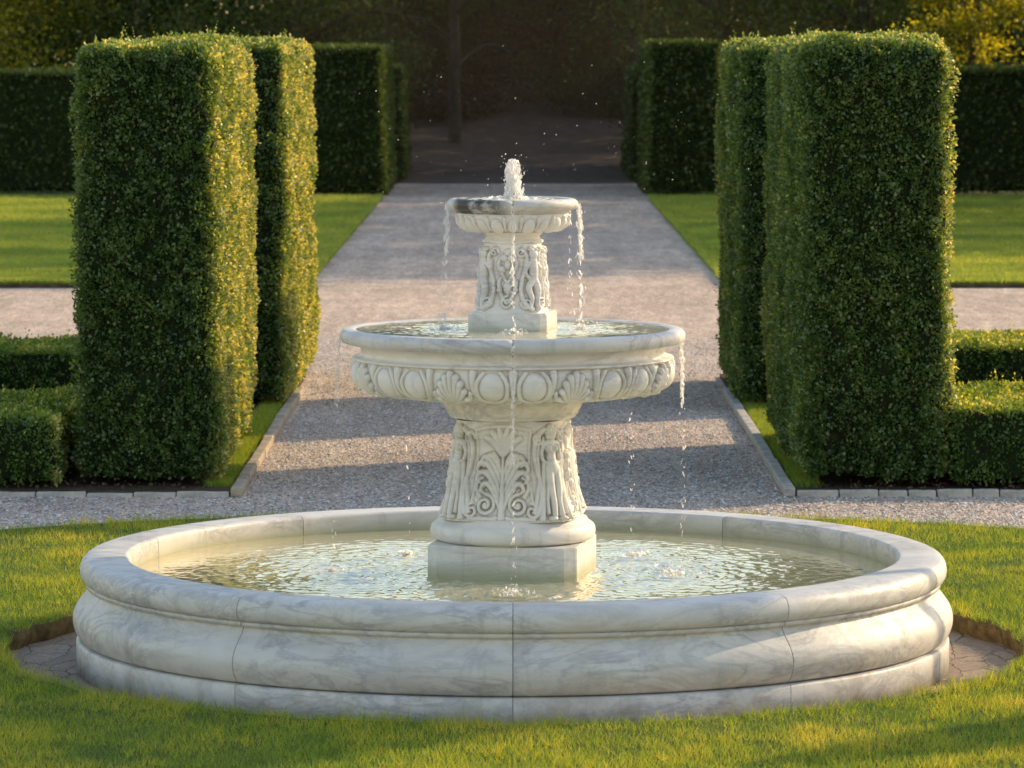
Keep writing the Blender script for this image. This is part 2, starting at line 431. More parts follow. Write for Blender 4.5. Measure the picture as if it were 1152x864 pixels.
def slab(name, x0, x1, y0, y1, z, mat, emat, kind='structure'):
    """a lawn panel with a cut soil edge"""
    bm = bmesh.new()
    v = [bm.verts.new(p) for p in ((x0, y0, z), (x1, y0, z), (x1, y1, z), (x0, y1, z), (x0, y0, -.03), (x1, y0, -.03), (x1, y1, -.03), (x0, y1, -.03))]
    bm.faces.new(v[:4])
    for i in range(4):
        f = bm.faces.new((v[i], v[i + 4], v[(i + 1) % 4 + 4], v[(i + 1) % 4])); f.material_index = 1 if i == 0 or kind != 'structure' else 0
    bmesh.ops.recalc_face_normals(bm, faces=bm.faces)
    o = bm_obj(name, bm, mat); o.data.materials.append(emat); tag(o, kind=kind)
    return o
slab('lawn', -32, -2.70, 55.8, 88.2, .055, M['far_lawn'], M['soil'])
slab('lawn', 2.80, 32, 55.8, 88.2, .055, M['far_lawn'], M['soil'])
slab('planting_bed', -9, -1.99, 30.12, 40.9, .03, M['soil'], M['soil'])
slab('planting_bed', 1.99, 9, 30.12, 40.9, .03, M['soil'], M['soil'])

# round lawn with a cut inner edge about the basin
RIN, ROUT, LZ = 2.66, 6.13, .08
nth = 400
th = np.linspace(-PI, PI, nth, endpoint=False)
cs = np.stack([np.cos(th) * 4, np.sin(th) * 4, 0 * th], -1)
rin = RIN + .10 * (fbm(cs, 3) - .5) + .05 * (vnoise(cs * 4, 5) - .5)
rout = ROUT + .10 * (fbm(cs, 9) - .5) + .05 * (vnoise(cs * 5, 6) - .5)
rows = [(rin + .03, -.05), (rin + .004, .02), (rin + .006, LZ - .012), (rin + .03, LZ)]
for k in range(1, 24): rows.append((rin + (rout - rin) * k / 24, LZ))
rows += [(rout - .03, LZ), (rout, LZ - .03), (rout + .01, -.01)]
P = np.stack([np.stack([r * np.cos(th), D + r * np.sin(th), np.full(nth, z)], -1) for r, z in rows])
und = .025 * (fbm(P * 1.3, 2) - .5)
P[4:-3, :, 2] += und[4:-3]
mi = np.zeros((len(rows) - 1, nth), int); mi[:3] = 1; mi[-1] = 1
tag(link('round_lawn', np_mesh('round_lawn', P.reshape(-1, 3), grid_faces(len(rows), nth), [M['lawn'], M['edge']], midx=mi.ravel())), kind='structure')
ring = np.stack([np.stack([r * np.cos(th), D + r * np.sin(th), np.full(nth, -.028)], -1) for r in (2.1, 2.4, 2.75)])
tag(link('paving', np_mesh('paving', ring.reshape(-1, 3), grid_faces(3, nth), M['paving'])), kind='structure')

# grass blades
def blades(P, hgt, wid, lean=.5):
    n = len(P); a = rng.random(n) * 2 * PI
    w = np.stack([np.cos(a), np.sin(a), 0 * a], -1) * (wid * (.6 + .8 * rng.random(n)))[:, None]
    tip = P + np.stack([rng.normal(size=n) * lean, rng.normal(size=n) * lean, np.ones(n)], -1) * hgt[:, None]
    V = np.stack([P - w / 2, P + w / 2, tip], 1).reshape(-1, 3)
    return V, np.arange(3 * n).reshape(-1, 3)
def lawn_height(P): return LZ - .006
N = 620000
X = (rng.random(N) - .5) * 9.0; Y = 16.6 + rng.random(N) * 12.0
r = np.hypot(X, Y - D); tt = np.arctan2(Y - D, X)
ri = np.interp(tt, th, rin, period=2 * PI); ro = np.interp(tt, th, rout, period=2 * PI)
keep = (r > ri - .012) & (r < ro + .012) & (np.abs(X) < Y * .1208 + .9)
keep &= rng.random(N) < np.clip(1.25 - (Y - 18) * .07, .45, 1)
P = np.stack([X, Y, np.full(N, LZ - .008)], -1)[keep]
cl = fbm(P * np.array([2.2, 2.2, 1]), 21, 4); tuft = vnoise(P * np.array([9, 9, 1.]), 31)
hg = .020 + .026 * rng.random(len(P)) * (.5 + tuft) + .012 * (cl > .58)
edge = np.minimum(r[keep] - ri[keep], ro[keep] - r[keep]); hg *= 1 + .35 * (edge < .06)
V, F = blades(P, hg, .0050)
v = np.clip(.10 + .75 * cl + .45 * (rng.random(len(P)) - .5) + .25 * (tuft - .5), 0, 1)
tag(link('grass', np_mesh('grass', V, F, M['grass'], fattrs={'v': v}, smooth=False)), 'short green turf with yellowish tips around the fountain', 'grass', kind='stuff')
# grass strips inside the bed edging
parts = []; vs = []
for x0, x1 in ((-2.20, -2.02), (2.02, 2.20)):
    n = 16000
    P = np.stack([x0 + (x1 - x0) * rng.random(n), 30.4 + 8 * rng.random(n), np.full(n, .028)], -1)
    parts.append(blades(P, .03 + .035 * rng.random(n), .007)); vs.append(np.clip(.35 + .5 * (rng.random(n) - .3), 0, 1))
V, F = merge(parts)
tag(link('grass', np_mesh('grass', V, F, M['grass'], fattrs={'v': np.concatenate(vs)}, smooth=False)), 'thin grass strips between the hedge feet and the path edging', 'grass', kind='stuff')

n = 26000
e = rng.random(n) < .72; sd = np.where(rng.random(n) < .5, -1, 1)
Y = np.where(e, 55.85 + 32 * rng.random(n), 55.84 + .10 * rng.random(n)); Xe = np.where(sd < 0, -2.71 - .10 * rng.random(n), 2.81 + .10 * rng.random(n))
P = np.stack([np.where(e, Xe, sd * (2.8 + 6.5 * rng.random(n))), Y, np.full(n, .05)], -1)
P[:, 0] += np.where(e, .06 * (fbm(P * 2.2, 8) - .3) * -sd, 0)
V, F = blades(P, .03 + .06 * rng.random(n), .020)
tag(link('grass', np_mesh('grass', V, F, M['grass_far'], fattrs={'v': np.clip(.1 + .5 * rng.random(n), 0, 1)}, smooth=False)), 'ragged turf along the edges of the far lawns', 'grass', kind='stuff')

n = 300000
Y = 55.85 + 32.2 * rng.random(n) ** 1.25; sd = np.where(rng.random(n) < .5, -1, 1)
X = np.where(sd < 0, -2.72, 2.82) + sd * rng.random(n) * np.maximum(.5, Y * .1208 - 1.6)
P = np.stack([X, Y, np.full(n, .052)], -1)
sz = .6 + Y / 75
V, F = blades(P, (.022 + .030 * rng.random(n)) * sz, .022, .9)
mow = .5 + .5 * np.sign(np.sin(Y * 1.35))
v = np.clip(.08 + .55 * fbm(P * np.array([.8, .8, 1]), 71, 4) + .12 * mow + .35 * (rng.random(n) - .5), 0, 1)
tag(link('grass', np_mesh('grass', V, F, M['grass_far'], fattrs={'v': v}, smooth=False)), 'mown grass of the two far lawns beside the path', 'grass', kind='stuff')

# loose stones on the gravel
n = 95000
Y = 27.3 + 19 * rng.random(n) ** 1.6; X = (rng.random(n) - .5) * 2 * (Y * .1208 + .6)
bed = (np.abs(X) > 1.90) & (Y > 30.05) & (Y < 41)
k = ~bed & (np.hypot(X, Y - D) > ROUT + .03); X, Y = X[k], Y[k]; n = len(X)
s = .0055 + .008 * rng.random(n) ** 2
v0 = np.array([[1, 0, 0], [-1, 0, 0], [0, 1, 0], [0, -1, 0], [0, 0, 1], [0, 0, -1.]])
f0 = np.array([[0, 2, 4], [2, 1, 4], [1, 3, 4], [3, 0, 4]])
V = v0[None] * np.stack([s * 1.3, s * (.8 + .5 * rng.random(n)), s * .8], -1)[:, None]
V = V * (.75 + .5 * rng.random((n, 6, 1)))
a = rng.random(n) * PI; ca, sa = np.cos(a)[:, None], np.sin(a)[:, None]
V = np.stack([V[..., 0] * ca - V[..., 1] * sa, V[..., 0] * sa + V[..., 1] * ca, V[..., 2]], -1) + np.stack([X, Y, s * .35], -1)[:, None]
F = (f0[None] + (np.arange(n) * 6)[:, None, None]).reshape(-1, 3)
tag(link('loose_gravel', np_mesh('loose_gravel', V.reshape(-1, 3), F, M['pebble'], fattrs={'v': np.repeat(rng.random(n), 4)}, smooth=False)),
    'loose grey and buff gravel stones on the path', 'gravel', kind='stuff')

# ------------------------------------------------------------------ relief canvas
class Canvas:
    def __init__(s, W, Hh, res):
        s.W, s.H = W, Hh; s.nx = int(round(W / res)); s.ny = int(round(Hh / res)) + 1
        s.x = (np.arange(s.nx) + .0) / s.nx * W - W / 2; s.y = np.linspace(0, Hh, s.ny)
        s.a = np.zeros((s.ny, s.nx))
    def dab(s, cx, cy, rx, ry, h, rot=0., add=False, pw=.5):
        R = max(rx, ry)
        j = np.nonzero(np.abs(s.y - cy) <= R)[0]
        if not len(j): return
        dx = (s.x - cx + s.W / 2) % s.W - s.W / 2
        i = np.nonzero(np.abs(dx) <= R)[0]
        if not len(i): return
        DX, DY = np.meshgrid(dx[i], s.y[j] - cy); c, q = math.cos(rot), math.sin(rot)
        A = (DX * c + DY * q) / rx; B = (-DX * q + DY * c) / ry
        z = h * np.clip(1 - A * A - B * B, 0, 1) ** pw
        sub = s.a[np.ix_(j, i)]
        s.a[np.ix_(j, i)] = sub + z if add else np.maximum(sub, z)
    def stroke(s, pts, r, h, n=46, sub=0.):
        p = cr(pts, max(4, n // max(1, len(pts) - 1))); m = len(p)
        r = np.interp(np.linspace(0, 1, m), np.linspace(0, 1, len(r)), r) if hasattr(r, '__len__') else np.full(m, r)
        hh = np.interp(np.linspace(0, 1, m), np.linspace(0, 1, len(h)), h) if hasattr(h, '__len__') else np.full(m, h)
        for (x, y), a, b in zip(p, r, hh): s.dab(x, y, a, a, b)
    def both(s, pts, r, h, n=46):
        s.stroke(pts, r, h, n); s.stroke([(-x, y) for x, y in pts], r, h, n)
    def spiral(s, cx, cy, R, turns, sgn, w, h, ph=0.):
        n = int(26 * turns); t = np.linspace(0, 1, n)
        a = ph + sgn * t * turns * 2 * PI; rr = R * (1 - .86 * t)
        for x, y, k in zip(cx + rr * np.cos(a), cy + rr * np.sin(a), t): s.dab(x, y, w * (1 - .4 * k), w * (1 - .4 * k), h * (1 + .5 * k))
    def blur(s, k):
        b = s.a
        for _ in range(k):
            b = (np.roll(b, 1, 1) + 2 * b + np.roll(b, -1, 1)) / 4
            u = np.vstack([b[:1], b[:-1]]); d = np.vstack([b[1:], b[-1:]]); b = (u + 2 * b + d) / 4
        return b
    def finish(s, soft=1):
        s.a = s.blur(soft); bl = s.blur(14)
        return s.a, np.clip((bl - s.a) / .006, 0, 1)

def superellipse(n_pts, p=3.6):
    t = np.linspace(0, 2 * PI, 8001); c, q = np.cos(t), np.sin(t)
    x = np.sign(c) * np.abs(c) ** (2 / p); y = np.sign(q) * np.abs(q) ** (2 / p)
    L = np.concatenate([[0], np.cumsum(np.hypot(np.diff(x), np.diff(y)))])
    # start in the middle between two corners, facing -45 deg so that index 0 is a corner
    s0 = np.interp(-PI / 4 + 2 * PI, t, L)
    s = (s0 + np.arange(n_pts) / n_pts * L[-1]) % L[-1]
    X, Y = np.interp(s, L, x), np.interp(s, L, y)
    C = np.stack([X, Y], -1)
    T = np.roll(C, -1, 0) - np.roll(C, 1, 0); N = np.stack([T[:, 1], -T[:, 0]], -1)
    for _ in range(6): N = (np.roll(N, 1, 0) + 2 * N + np.roll(N, -1, 0)) / 4
    N /= np.linalg.norm(N, axis=1)[:, None]
    return C, N

def relief_shaft(name, cv, cav, zs0, zs1, sfun, mat, p=3.6, wet=None):
    ny, nx = cv.shape
    C, Nn = superellipse(nx * 4, p)
    # canvas x runs -W/2..W/2 over one face and the corner is at the canvas edge
    A = np.tile(cv, (1, 4)); K = np.tile(cav, (1, 4))
    z = np.linspace(zs0, zs1, ny); s = sfun(np.linspace(0, 1, ny))
    R = ROT; c, q = math.cos(R), math.sin(R)
    XY = s[:, None, None] * C[None] + A[..., None] * Nn[None]
    P = np.stack([XY[..., 0] * c - XY[..., 1] * q, XY[..., 0] * q + XY[..., 1] * c, np.broadcast_to(z[:, None], A.shape)], -1)
    P[..., :2] += .0015 * (vnoise(P * 30, 4) - .5)[..., None]
    return np_mesh(name, P.reshape(-1, 3), grid_faces(ny, nx * 4), mat, attrs={'cav': K})

# ------------------------------------------------------------------ the fountain
FT = empty('garden_fountain', (0, D, 0.0), 'three tiered white marble fountain with carved pedestal standing in a wide round basin', 'fountain')
J = [-PI / 2 + math.radians(36) * k for k in range(10)]
wall = cr([(2.19, .132), (2.235, .138), (2.258, .152), (2.277, .185), (2.286, .225), (2.283, .262), (2.266, .302), (2.240, .338), (2.216, .368), (2.203, .392)], 5)
wall = np.vstack([wall, [(2.203, .404), (2.222, .4065), (2.2235, .424), (2.219, .4285), (2.19, .4285)]])
def wob(R, Z, t, nr):
    u = np.stack(np.broadcast_arrays(np.cos(t) * 3, np.sin(t) * 3, Z * 8), -1)
    return R + .006 * (vnoise(u, 12) - .5), Z + 0 * t
basin = link('basin', lathe('basin', wall, M['marble'], 380, J, .0013, .007, wob), FT)
rimp = np.vstack([[(2.19, .4285), (2.214, .4285)], cr([(2.222, .430), (2.240, .441), (2.251, .462), (2.253, .490), (2.245, .520), (2.226, .543), (2.195, .553)], 5), cr([(2.12, .5545), (2.03, .553), (2.012, .549), (2.003, .538), (2.0, .52)], 4),
                  [(1.998, .44), (1.997, .36)]])
me = lathe('rim', rimp, M['marble'], 380, J, .0013, .006, wob)
co = np.empty(len(me.vertices) * 3, np.float32); me.vertices.foreach_get('co', co); co = co.reshape(-1, 3)
rr = np.hypot(co[:, 0], co[:, 1])
wt = np.clip((.500 - co[:, 2]) / .03, 0, 1) * (rr < 2.01)
at = me.attributes.new('wet', 'FLOAT', 'POINT'); at.data.foreach_set('value', wt.astype(np.float32))
link('rim', me, basin)
link('inner_wall', lathe('inner_wall', [(1.997, .36), (1.99, .12), (1.95, .10), (1.2, .10), (.02, .10)], M['carved'], 200), basin)
link('plinth', lathe('plinth', [(2.15, -.03), (2.268, -.03), (2.268, .118), (2.262, .128), (2.252, .1315), (2.17, .1315)], M['marble'], 380, J, .0012, .006, wob), basin)

# square plinths
def square_plinth(name, a, z0, z1, ch, parent, mat):
    bm = bmesh.new()
    pts = [(a - ch, -a), (a, -a + ch), (a, a - ch), (a - ch, a), (-a + ch, a), (-a, a - ch), (-a, -a + ch), (-a + ch, -a)]
    lo = [bm.verts.new((x, y, z0)) for x, y in pts]; hi = [bm.verts.new((x, y, z1)) for x, y in pts]
    bm.faces.new(hi); bm.faces.new(lo[::-1])
    for i in range(8): bm.faces.new((lo[i], lo[(i + 1) % 8], hi[(i + 1) % 8], hi[i]))
    bmesh.ops.bevel(bm, geom=[e for e in bm.edges], offset=.006, segments=2, affect='EDGES')
    bmesh.ops.subdivide_edges(bm, edges=[e for e in bm.edges if e.calc_length() > .08], cuts=6, use_grid_fill=True)
    bmesh.ops.rotate(bm, verts=bm.verts, cent=(0, 0, 0), matrix=__import__('mathutils').Matrix.Rotation(ROT, 3, 'Z'))
    o = bm_obj(name, bm, mat, parent)
    n = len(o.data.vertices); c = np.empty(n * 3, np.float32); o.data.vertices.foreach_get('co', c); z = c.reshape(-1, 3)[:, 2]
    at = o.data.attributes.new('wet', 'FLOAT', 'POINT'); at.data.foreach_set('value', np.clip((z0s(z1) - z) / .05, 0, 1).astype(np.float32))
    return o
def z0s(z1): return .525 if z1 < 1 else 1.755

# lower pedestal relief
cv = Canvas(.60, .51, .0021)
# panel frame
cv.both([(.205, .02), (.182, .07), (.166, .16), (.160, .27), (.166, .38), (.178, .465)], .0085, .014)
cv.both([(.262, .470), (.214, .43), (.198, .35), (.206, .27), (.226, .20), (.222, .11), (.198, .05)], [.014, .017, .014, .013, .014, .017, .020], [.024, .032, .028, .024, .026, .032, .034])
for s_ in (-1, 1): cv.spiral(s_ * .218, .425, .036, 1.3, -s_, .011, .026, 0)
cv.stroke([(-.178, .466), (-.09, .480), (0, .486), (.09, .480), (.178, .466)], .009, .014)
# crowning palmette
for a, L in ((-62, .12), (-38, .115), (-14, .105), (14, .105), (38, .115), (62, .12)):
    A = math.radians(a)
    cv.stroke([(.015 * math.sin(A), .345), (L * .55 * math.sin(A), .345 + L * .62 * math.cos(A) + .02), (L * 1.05 * math.sin(A), .345 + L * math.cos(A) * .9 + .03)], [.014, .022, .015], [.012, .026, .020])
cv.dab(0, .35, .03, .022, .032)
# acanthus: stem and layered lobes
cv.stroke([(0, .02), (0, .16), (0, .33)], [.020, .014, .010], [.030, .036, .026])
for k, (y0, L, sp) in enumerate(((.055, .15, .105), (.095, .17, .130), (.14, .175, .132), (.19, .15, .112), (.235, .11, .085))):
    for off, hh, rr_ in ((0, .040, 1.), (.024, .030, .8)):
        cv.both([(.006, y0 - .01), (sp * .30, y0 + L * .42 + off), (sp * .70, y0 + L * .84 + off * .6), (sp * 1.04, y0 + L * .92 - off * .4), (sp * 1.18, y0 + L * .72), (sp * 1.02, y0 + L * .60)],
                [.006 * rr_, .014 * rr_, .017 * rr_, .014 * rr_, .012 * rr_, .008 * rr_], [.016, hh * .8, hh, hh * 1.1, hh, hh * .7])
# base scrolls and rosettes
for s_ in (-1, 1):
    cv.spiral(s_ * .092, .085, .055, 1.7, s_, .012, .026, PI / 2 if s_ > 0 else PI / 2)
    cv.spiral(s_ * .165, .055, .040, 1.4, -s_, .011, .024, PI / 2)
    cv.dab(s_ * .092, .085, .016, .016, .036)
    cv.stroke([(s_ * .03, .02), (s_ * .06, .012), (s_ * .11, .016), (s_ * .17, .012)], .012, .022)
    cv.stroke([(s_ * .13, .13), (s_ * .15, .17), (s_ * .145, .21), (s_ * .12, .225)], [.014, .012, .010, .010], .022)
# corner figures: hair, head, bust, hips, draped legs, wings of cloth
W2 = .30
for dx, dy, r_, h_ in ((0, .447, .030, .056), (-.014, .470, .018, .050), (.014, .470, .018, .050), (0, .482, .02, .046), (-.024, .452, .014, .042), (.024, .452, .014, .042), (-.02, .432, .012, .036), (.02, .432, .012, .036)):
    cv.dab(W2 + dx, dy, r_, r_ * 1.2, h_)
cv.stroke([(W2, .43), (W2, .40)], .016, .040)
cv.stroke([(W2 - .045, .395), (W2, .405), (W2 + .045, .395)], .020, .042)
cv.dab(W2 - .020, .375, .024, .024, .058); cv.dab(W2 + .020, .375, .024, .024, .058)
cv.stroke([(W2, .39), (W2, .34), (W2, .30)], [.036, .030, .034], [.046, .044, .050])
cv.dab(W2, .275, .050, .060, .058)
for s_ in (-1, 1):
    cv.stroke([(W2 + s_ * .045, .395), (W2 + s_ * .060, .35), (W2 + s_ * .050, .31), (W2 + s_ * .02, .30)], [.015, .013, .011, .010], [.040, .038, .044, .050])
    cv.stroke([(W2 + s_ * .020, .27), (W2 + s_ * .022, .18), (W2 + s_ * .016, .10), (W2 + s_ * .020, .04)], [.030, .026, .019, .016], [.056, .056, .050, .046])
    cv.stroke([(W2 + s_ * .050, .30), (W2 + s_ * .058, .20), (W2 + s_ * .070, .10), (W2 + s_ * .085, .02)], [.012, .014, .014, .016], [.034, .032, .034, .040])
    cv.stroke([(W2 + s_ * .030, .25), (W2 + s_ * .044, .15), (W2 + s_ * .052, .05)], [.008, .009, .011], [.050, .046, .044])
    cv.stroke([(W2 + s_ * .068, .42), (W2 + s_ * .082, .34), (W2 + s_ * .078, .24), (W2 + s_ * .10, .13), (W2 + s_ * .12, .05)], [.010, .012, .010, .012, .014], [.022, .028, .022, .026, .030])
    cv.dab(W2 + s_ * .03, .022, .024, .014, .052)
Rl, Cl = cv.finish(3)
env = np.clip(np.minimum(cv.y, .51 - cv.y) / .012, 0, 1)[:, None]
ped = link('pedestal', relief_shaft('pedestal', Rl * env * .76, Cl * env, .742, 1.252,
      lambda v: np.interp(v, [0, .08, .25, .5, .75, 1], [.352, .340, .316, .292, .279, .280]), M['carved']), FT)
link('base_moulding', lathe('base_moulding', np.vstack([[(.30, .618)], cr([(.395, .620), (.422, .635), (.432, .665), (.424, .697), (.400, .717)], 5), [(.392, .722), (.388, .734)], cr([(.372, .742), (.352, .752), (.33, .756)], 3), [(.2, .757)]]), M['carved'], 160), ped)
square_plinth('plinth', .390, .10, .6175, .062, ped, M['carved'])
cap = np.vstack([[(.20, 1.2495)], cr([(.300, 1.250), (.325, 1.258), (.334, 1.272)], 4), [(.343, 1.276), (.343, 1.29)], cr([(.346, 1.295), (.358, 1.312), (.366, 1.335)], 4), [(.372, 1.338), (.372, 1.366), (.30, 1.3675)]])
link('capital', lathe('capital', cap, M['carved'], 160), ped)

# relief bowls
def relief_bowl(name, prof_pts, cvs, cav, reps, mat, phase=0.):
    ny, nx = cvs.shape
    pr = cr(prof_pts, 14); L = np.concatenate([[0], np.cumsum(np.hypot(*np.diff(pr, axis=0).T))])
    s = np.linspace(0, L[-1], ny); pr = np.stack([np.interp(s, L, pr[:, 0]), np.interp(s, L, pr[:, 1])], -1)
    tan = np.gradient(pr, axis=0); nr = np.stack([-tan[:, 1], tan[:, 0]], 1); nr /= np.linalg.norm(nr, axis=1)[:, None]
    if nr[0, 0] < 0: nr = -nr
    A = np.tile(cvs, (1, reps)); K = np.tile(cav, (1, reps))
    t = (np.arange(nx * reps) + .5) / (nx * reps) * 2 * PI + phase
    R = pr[:, 0][:, None] + A * nr[:, 0][:, None]; Z = pr[:, 1][:, None] + A * nr[:, 1][:, None]
    P = np.stack([R * np.cos(t)[None], R * np.sin(t)[None], Z], -1)
    return np_mesh(name, P.reshape(-1, 3), grid_faces(ny, nx * reps), mat, attrs={'cav': K})

# wide bowl: canvas x -W/2..W/2 covers 45 deg, y = 0 at the top of the band
W = .60; cv = Canvas(W, .44, .0022)
def egg(cx):
    cv.dab(cx, .098, .064, .080, .042, 0, False, .6)
    for q in (-1, 1):
        cv.stroke([(cx + q * .040, .016), (cx + q * .072, .07), (cx + q * .066, .14), (cx + q * .030, .195), (cx, .215)], [.010, .012, .013, .012, .010], [.018, .030, .032, .026, .020])
def shell(cx):
    for a in np.linspace(-74, 74, 9):
        A = math.radians(a); L = .155 - .03 * abs(a) / 74
        cv.stroke([(cx + .010 * math.sin(A), .185), (cx + L * .36 * math.sin(A), .185 - L * .55 * math.cos(A)), (cx + L * .58 * math.sin(A), .185 - L * 1.02 * math.cos(A))], [.008, .013, .017], [.026, .038, .046])
    cv.dab(cx, .195, .026, .020, .036)
    for q in (-1, 1):
        cv.stroke([(cx + q * .092, .12), (cx + q * .075, .175), (cx + q * .03, .215)], [.012, .012, .010], [.030, .028, .018])
egg(-.10); egg(.10); shell(W / 2)
cv.stroke([(0, .015), (0, .09), (0, .18)], [.022, .015, .006], [.036, .034, .014])
for q in (-1, 1):
    cv.stroke([(q * .190, .012), (q * .192, .07), (q * .185, .15)], [.019, .013, .006], [.034, .030, .014])
    for k in range(3): cv.stroke([(q * (.03 + .08 * k), .40), (q * (.03 + .085 * k), .31), (q * (.03 + .09 * k), .235)], [.020, .026, .012], [.008, .014, .010])
Rb, Cb = cv.finish(3)
env = np.clip(np.minimum(cv.y / .012, (.44 - cv.y) / .07), 0, 1)[:, None]
cc = np.linspace(0, 1, cv.ny)[:, None]
bandp = [(.812, 1.562), (.824, 1.530), (.822, 1.490), (.806, 1.452), (.770, 1.418), (.70, 1.394), (.60, 1.378), (.47, 1.368)]
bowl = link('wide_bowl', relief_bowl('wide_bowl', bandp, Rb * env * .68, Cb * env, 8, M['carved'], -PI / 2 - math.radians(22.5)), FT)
FJ = [-PI / 2, 0.42, 2.2]
link('underside', lathe('underside', [(.30, 1.3682), (.40, 1.3668), (.475, 1.3682)], M['carved'], 120), bowl)
frz = np.vstack([[(.80, 1.560)], cr([(.836, 1.5605), (.842, 1.567), (.836, 1.574)], 3), [(.815, 1.576)], cr([(.800, 1.582), (.794, 1.604), (.803, 1.628), (.826, 1.641)], 4), [(.845, 1.6435)]])
link('frieze', lathe('frieze', frz, M['carved'], 200, [-PI / 2], .003, .006), bowl)
def notch(depth, w, z0):
    def f(R, Z, t, nr):
        d = np.abs((t + PI / 2 + PI) % (2 * PI) - PI)
        k = np.clip(1 - d / w, 0, 1)
        return R, Z - depth * k * np.clip((Z - z0) / .02, 0, 1)
    return f
def notch_wob(depth, w, z0, amp, seed):
    n0 = notch(depth, w, z0)
    def f(R, Z, t, nr):
        R, Z = n0(R, Z + 0 * t, t, nr)
        u = np.stack(np.broadcast_arrays(np.cos(t) * 4, np.sin(t) * 4, Z * 6), -1)
        return R + amp * (vnoise(u, seed) - .5), Z + amp * .6 * (vnoise(u * 1.7, seed + 3) - .5)
    return f
r1 = np.vstack([[(.80, 1.6435), (.865, 1.6435)], cr([(.885, 1.648), (.898, 1.664), (.901, 1.685), (.895, 1.704), (.880, 1.716), (.855, 1.720)], 5), cr([(.835, 1.719), (.815, 1.712), (.805, 1.700), (.79, 1.67)], 4), [(.6, 1.62), (.2, 1.60)]])
link('bowl_rim', lathe('bowl_rim', r1, M['marble'], 300, [-PI / 2, .35, 2.6], .0035, .006, notch_wob(.010, .03, 1.69, .005, 3)), bowl)

# upper shaft
cv = Canvas(.30, .36, .0016); W2 = .15
for s_ in (-1, 1):     # S scrolls that frame the corners
    cv.stroke([(s_ * .085, .33), (s_ * .112, .30), (s_ * .108, .24), (s_ * .085, .17), (s_ * .078, .11), (s_ * .098, .05), (s_ * .13, .025)], [.010, .013, .014, .013, .013, .015, .016], [.020, .026, .028, .026, .028, .030, .030])
    cv.spiral(s_ * .105, .052, .030, 1.4, s_, .009, .024, PI)
    cv.spiral(s_ * .080, .315, .024, 1.3, -s_, .009, .022, 0)
    cv.both([(.0, .05), (.032, .09), (.052, .15), (.040, .18)], [.010, .012, .012, .010], [.020, .026, .026, .022])
    cv.stroke([(s_ * .005, .16), (s_ * .030, .20), (s_ * .055, .25), (s_ * .045, .285)], [.010, .012, .013, .010], [.018, .026, .026, .020])
    cv.dab(s_ * .032, .225, .020, .020, .032); cv.dab(s_ * .020, .285, .022, .020, .030); cv.dab(s_ * .046, .120, .018, .018, .030)
cv.dab(0, .315, .022, .018, .028); cv.dab(0, .25, .020, .026, .034); cv.dab(0, .13, .026, .034, .032)
cv.spiral(0, .055, .034, 1.5, 1, .010, .022, PI / 2)
# corner putti: head, arms, body, leg
cv.dab(W2, .305, .026, .030, .046); cv.dab(W2 - .012, .33, .016, .012, .042); cv.dab(W2 + .012, .33, .016, .012, .042)
cv.stroke([(W2, .275), (W2 + .002, .22), (W2, .17)], [.026, .030, .026], [.036, .040, .038])
cv.stroke([(W2 - .022, .26), (W2 - .045, .215), (W2 - .025, .18)], [.012, .012, .010], [.030, .036, .038])
cv.stroke([(W2 + .022, .26), (W2 + .048, .235), (W2 + .052, .275)], [.012, .011, .009], [.030, .034, .030])
cv.stroke([(W2 + .006, .17), (W2 + .022, .12), (W2 + .012, .06), (W2 + .020, .025)], [.022, .018, .014, .013], [.040, .040, .034, .034])
cv.stroke([(W2 - .008, .17), (W2 - .030, .13), (W2 - .016, .08), (W2 - .030, .03)], [.020, .018, .013, .013], [.038, .040, .034, .034])
Rs, Cs = cv.finish(3)
env = np.clip(np.minimum(cv.y, .36 - cv.y) / .010, 0, 1)[:, None]
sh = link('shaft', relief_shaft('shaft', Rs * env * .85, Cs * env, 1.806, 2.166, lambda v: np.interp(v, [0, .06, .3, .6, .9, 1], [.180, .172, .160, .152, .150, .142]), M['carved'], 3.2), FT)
square_plinth('plinth', .206, 1.61, 1.8065, .034, sh, M['carved'])
nk = np.vstack([[(.08, 2.160)], cr([(.150, 2.163), (.160, 2.170), (.158, 2.18)], 3), cr([(.146, 2.184), (.140, 2.196), (.146, 2.208)], 3), cr([(.152, 2.212), (.157, 2.219), (.152, 2.226)], 3), [(.10, 2.228)]])
link('neck', lathe('neck', nk, M['carved'], 120), sh)

# small bowl
cv = Canvas(.19, .19, .0014)
cv.dab(0, .075, .040, .055, .024); cv.dab(.095, .075, .034, .050, .018)
for x in (-.048, .048): cv.stroke([(x, .02), (x, .08), (x * .96, .13)], [.010, .008, .005], [.016, .014, .008])
Rt, Ct = cv.finish(1)
env = np.clip(np.minimum(cv.y / .012, (.19 - cv.y) / .05), 0, 1)[:, None]
b2 = link('small_bowl', relief_bowl('small_bowl', [(.288, 2.322), (.292, 2.305), (.276, 2.272), (.235, 2.245), (.185, 2.231), (.13, 2.2275)], Rt * env, Ct * env, 10, M['carved'], -PI / 2), FT)
r2 = np.vstack([[(.270, 2.3215), (.292, 2.3215), (.302, 2.332), (.304, 2.336), (.316, 2.3385)], cr([(.330, 2.343), (.340, 2.356), (.342, 2.370), (.337, 2.384), (.326, 2.393), (.312, 2.397)], 5), cr([(.300, 2.3965), (.288, 2.392), (.280, 2.38), (.27, 2.36)], 4), [(.2, 2.34), (.05, 2.335)]])
link('bowl_rim', lathe('bowl_rim', r2, M['top'], 240, [-PI / 2, .9, 2.9], .010, .008, notch_wob(.008, .08, 2.36, .006, 8)), b2)

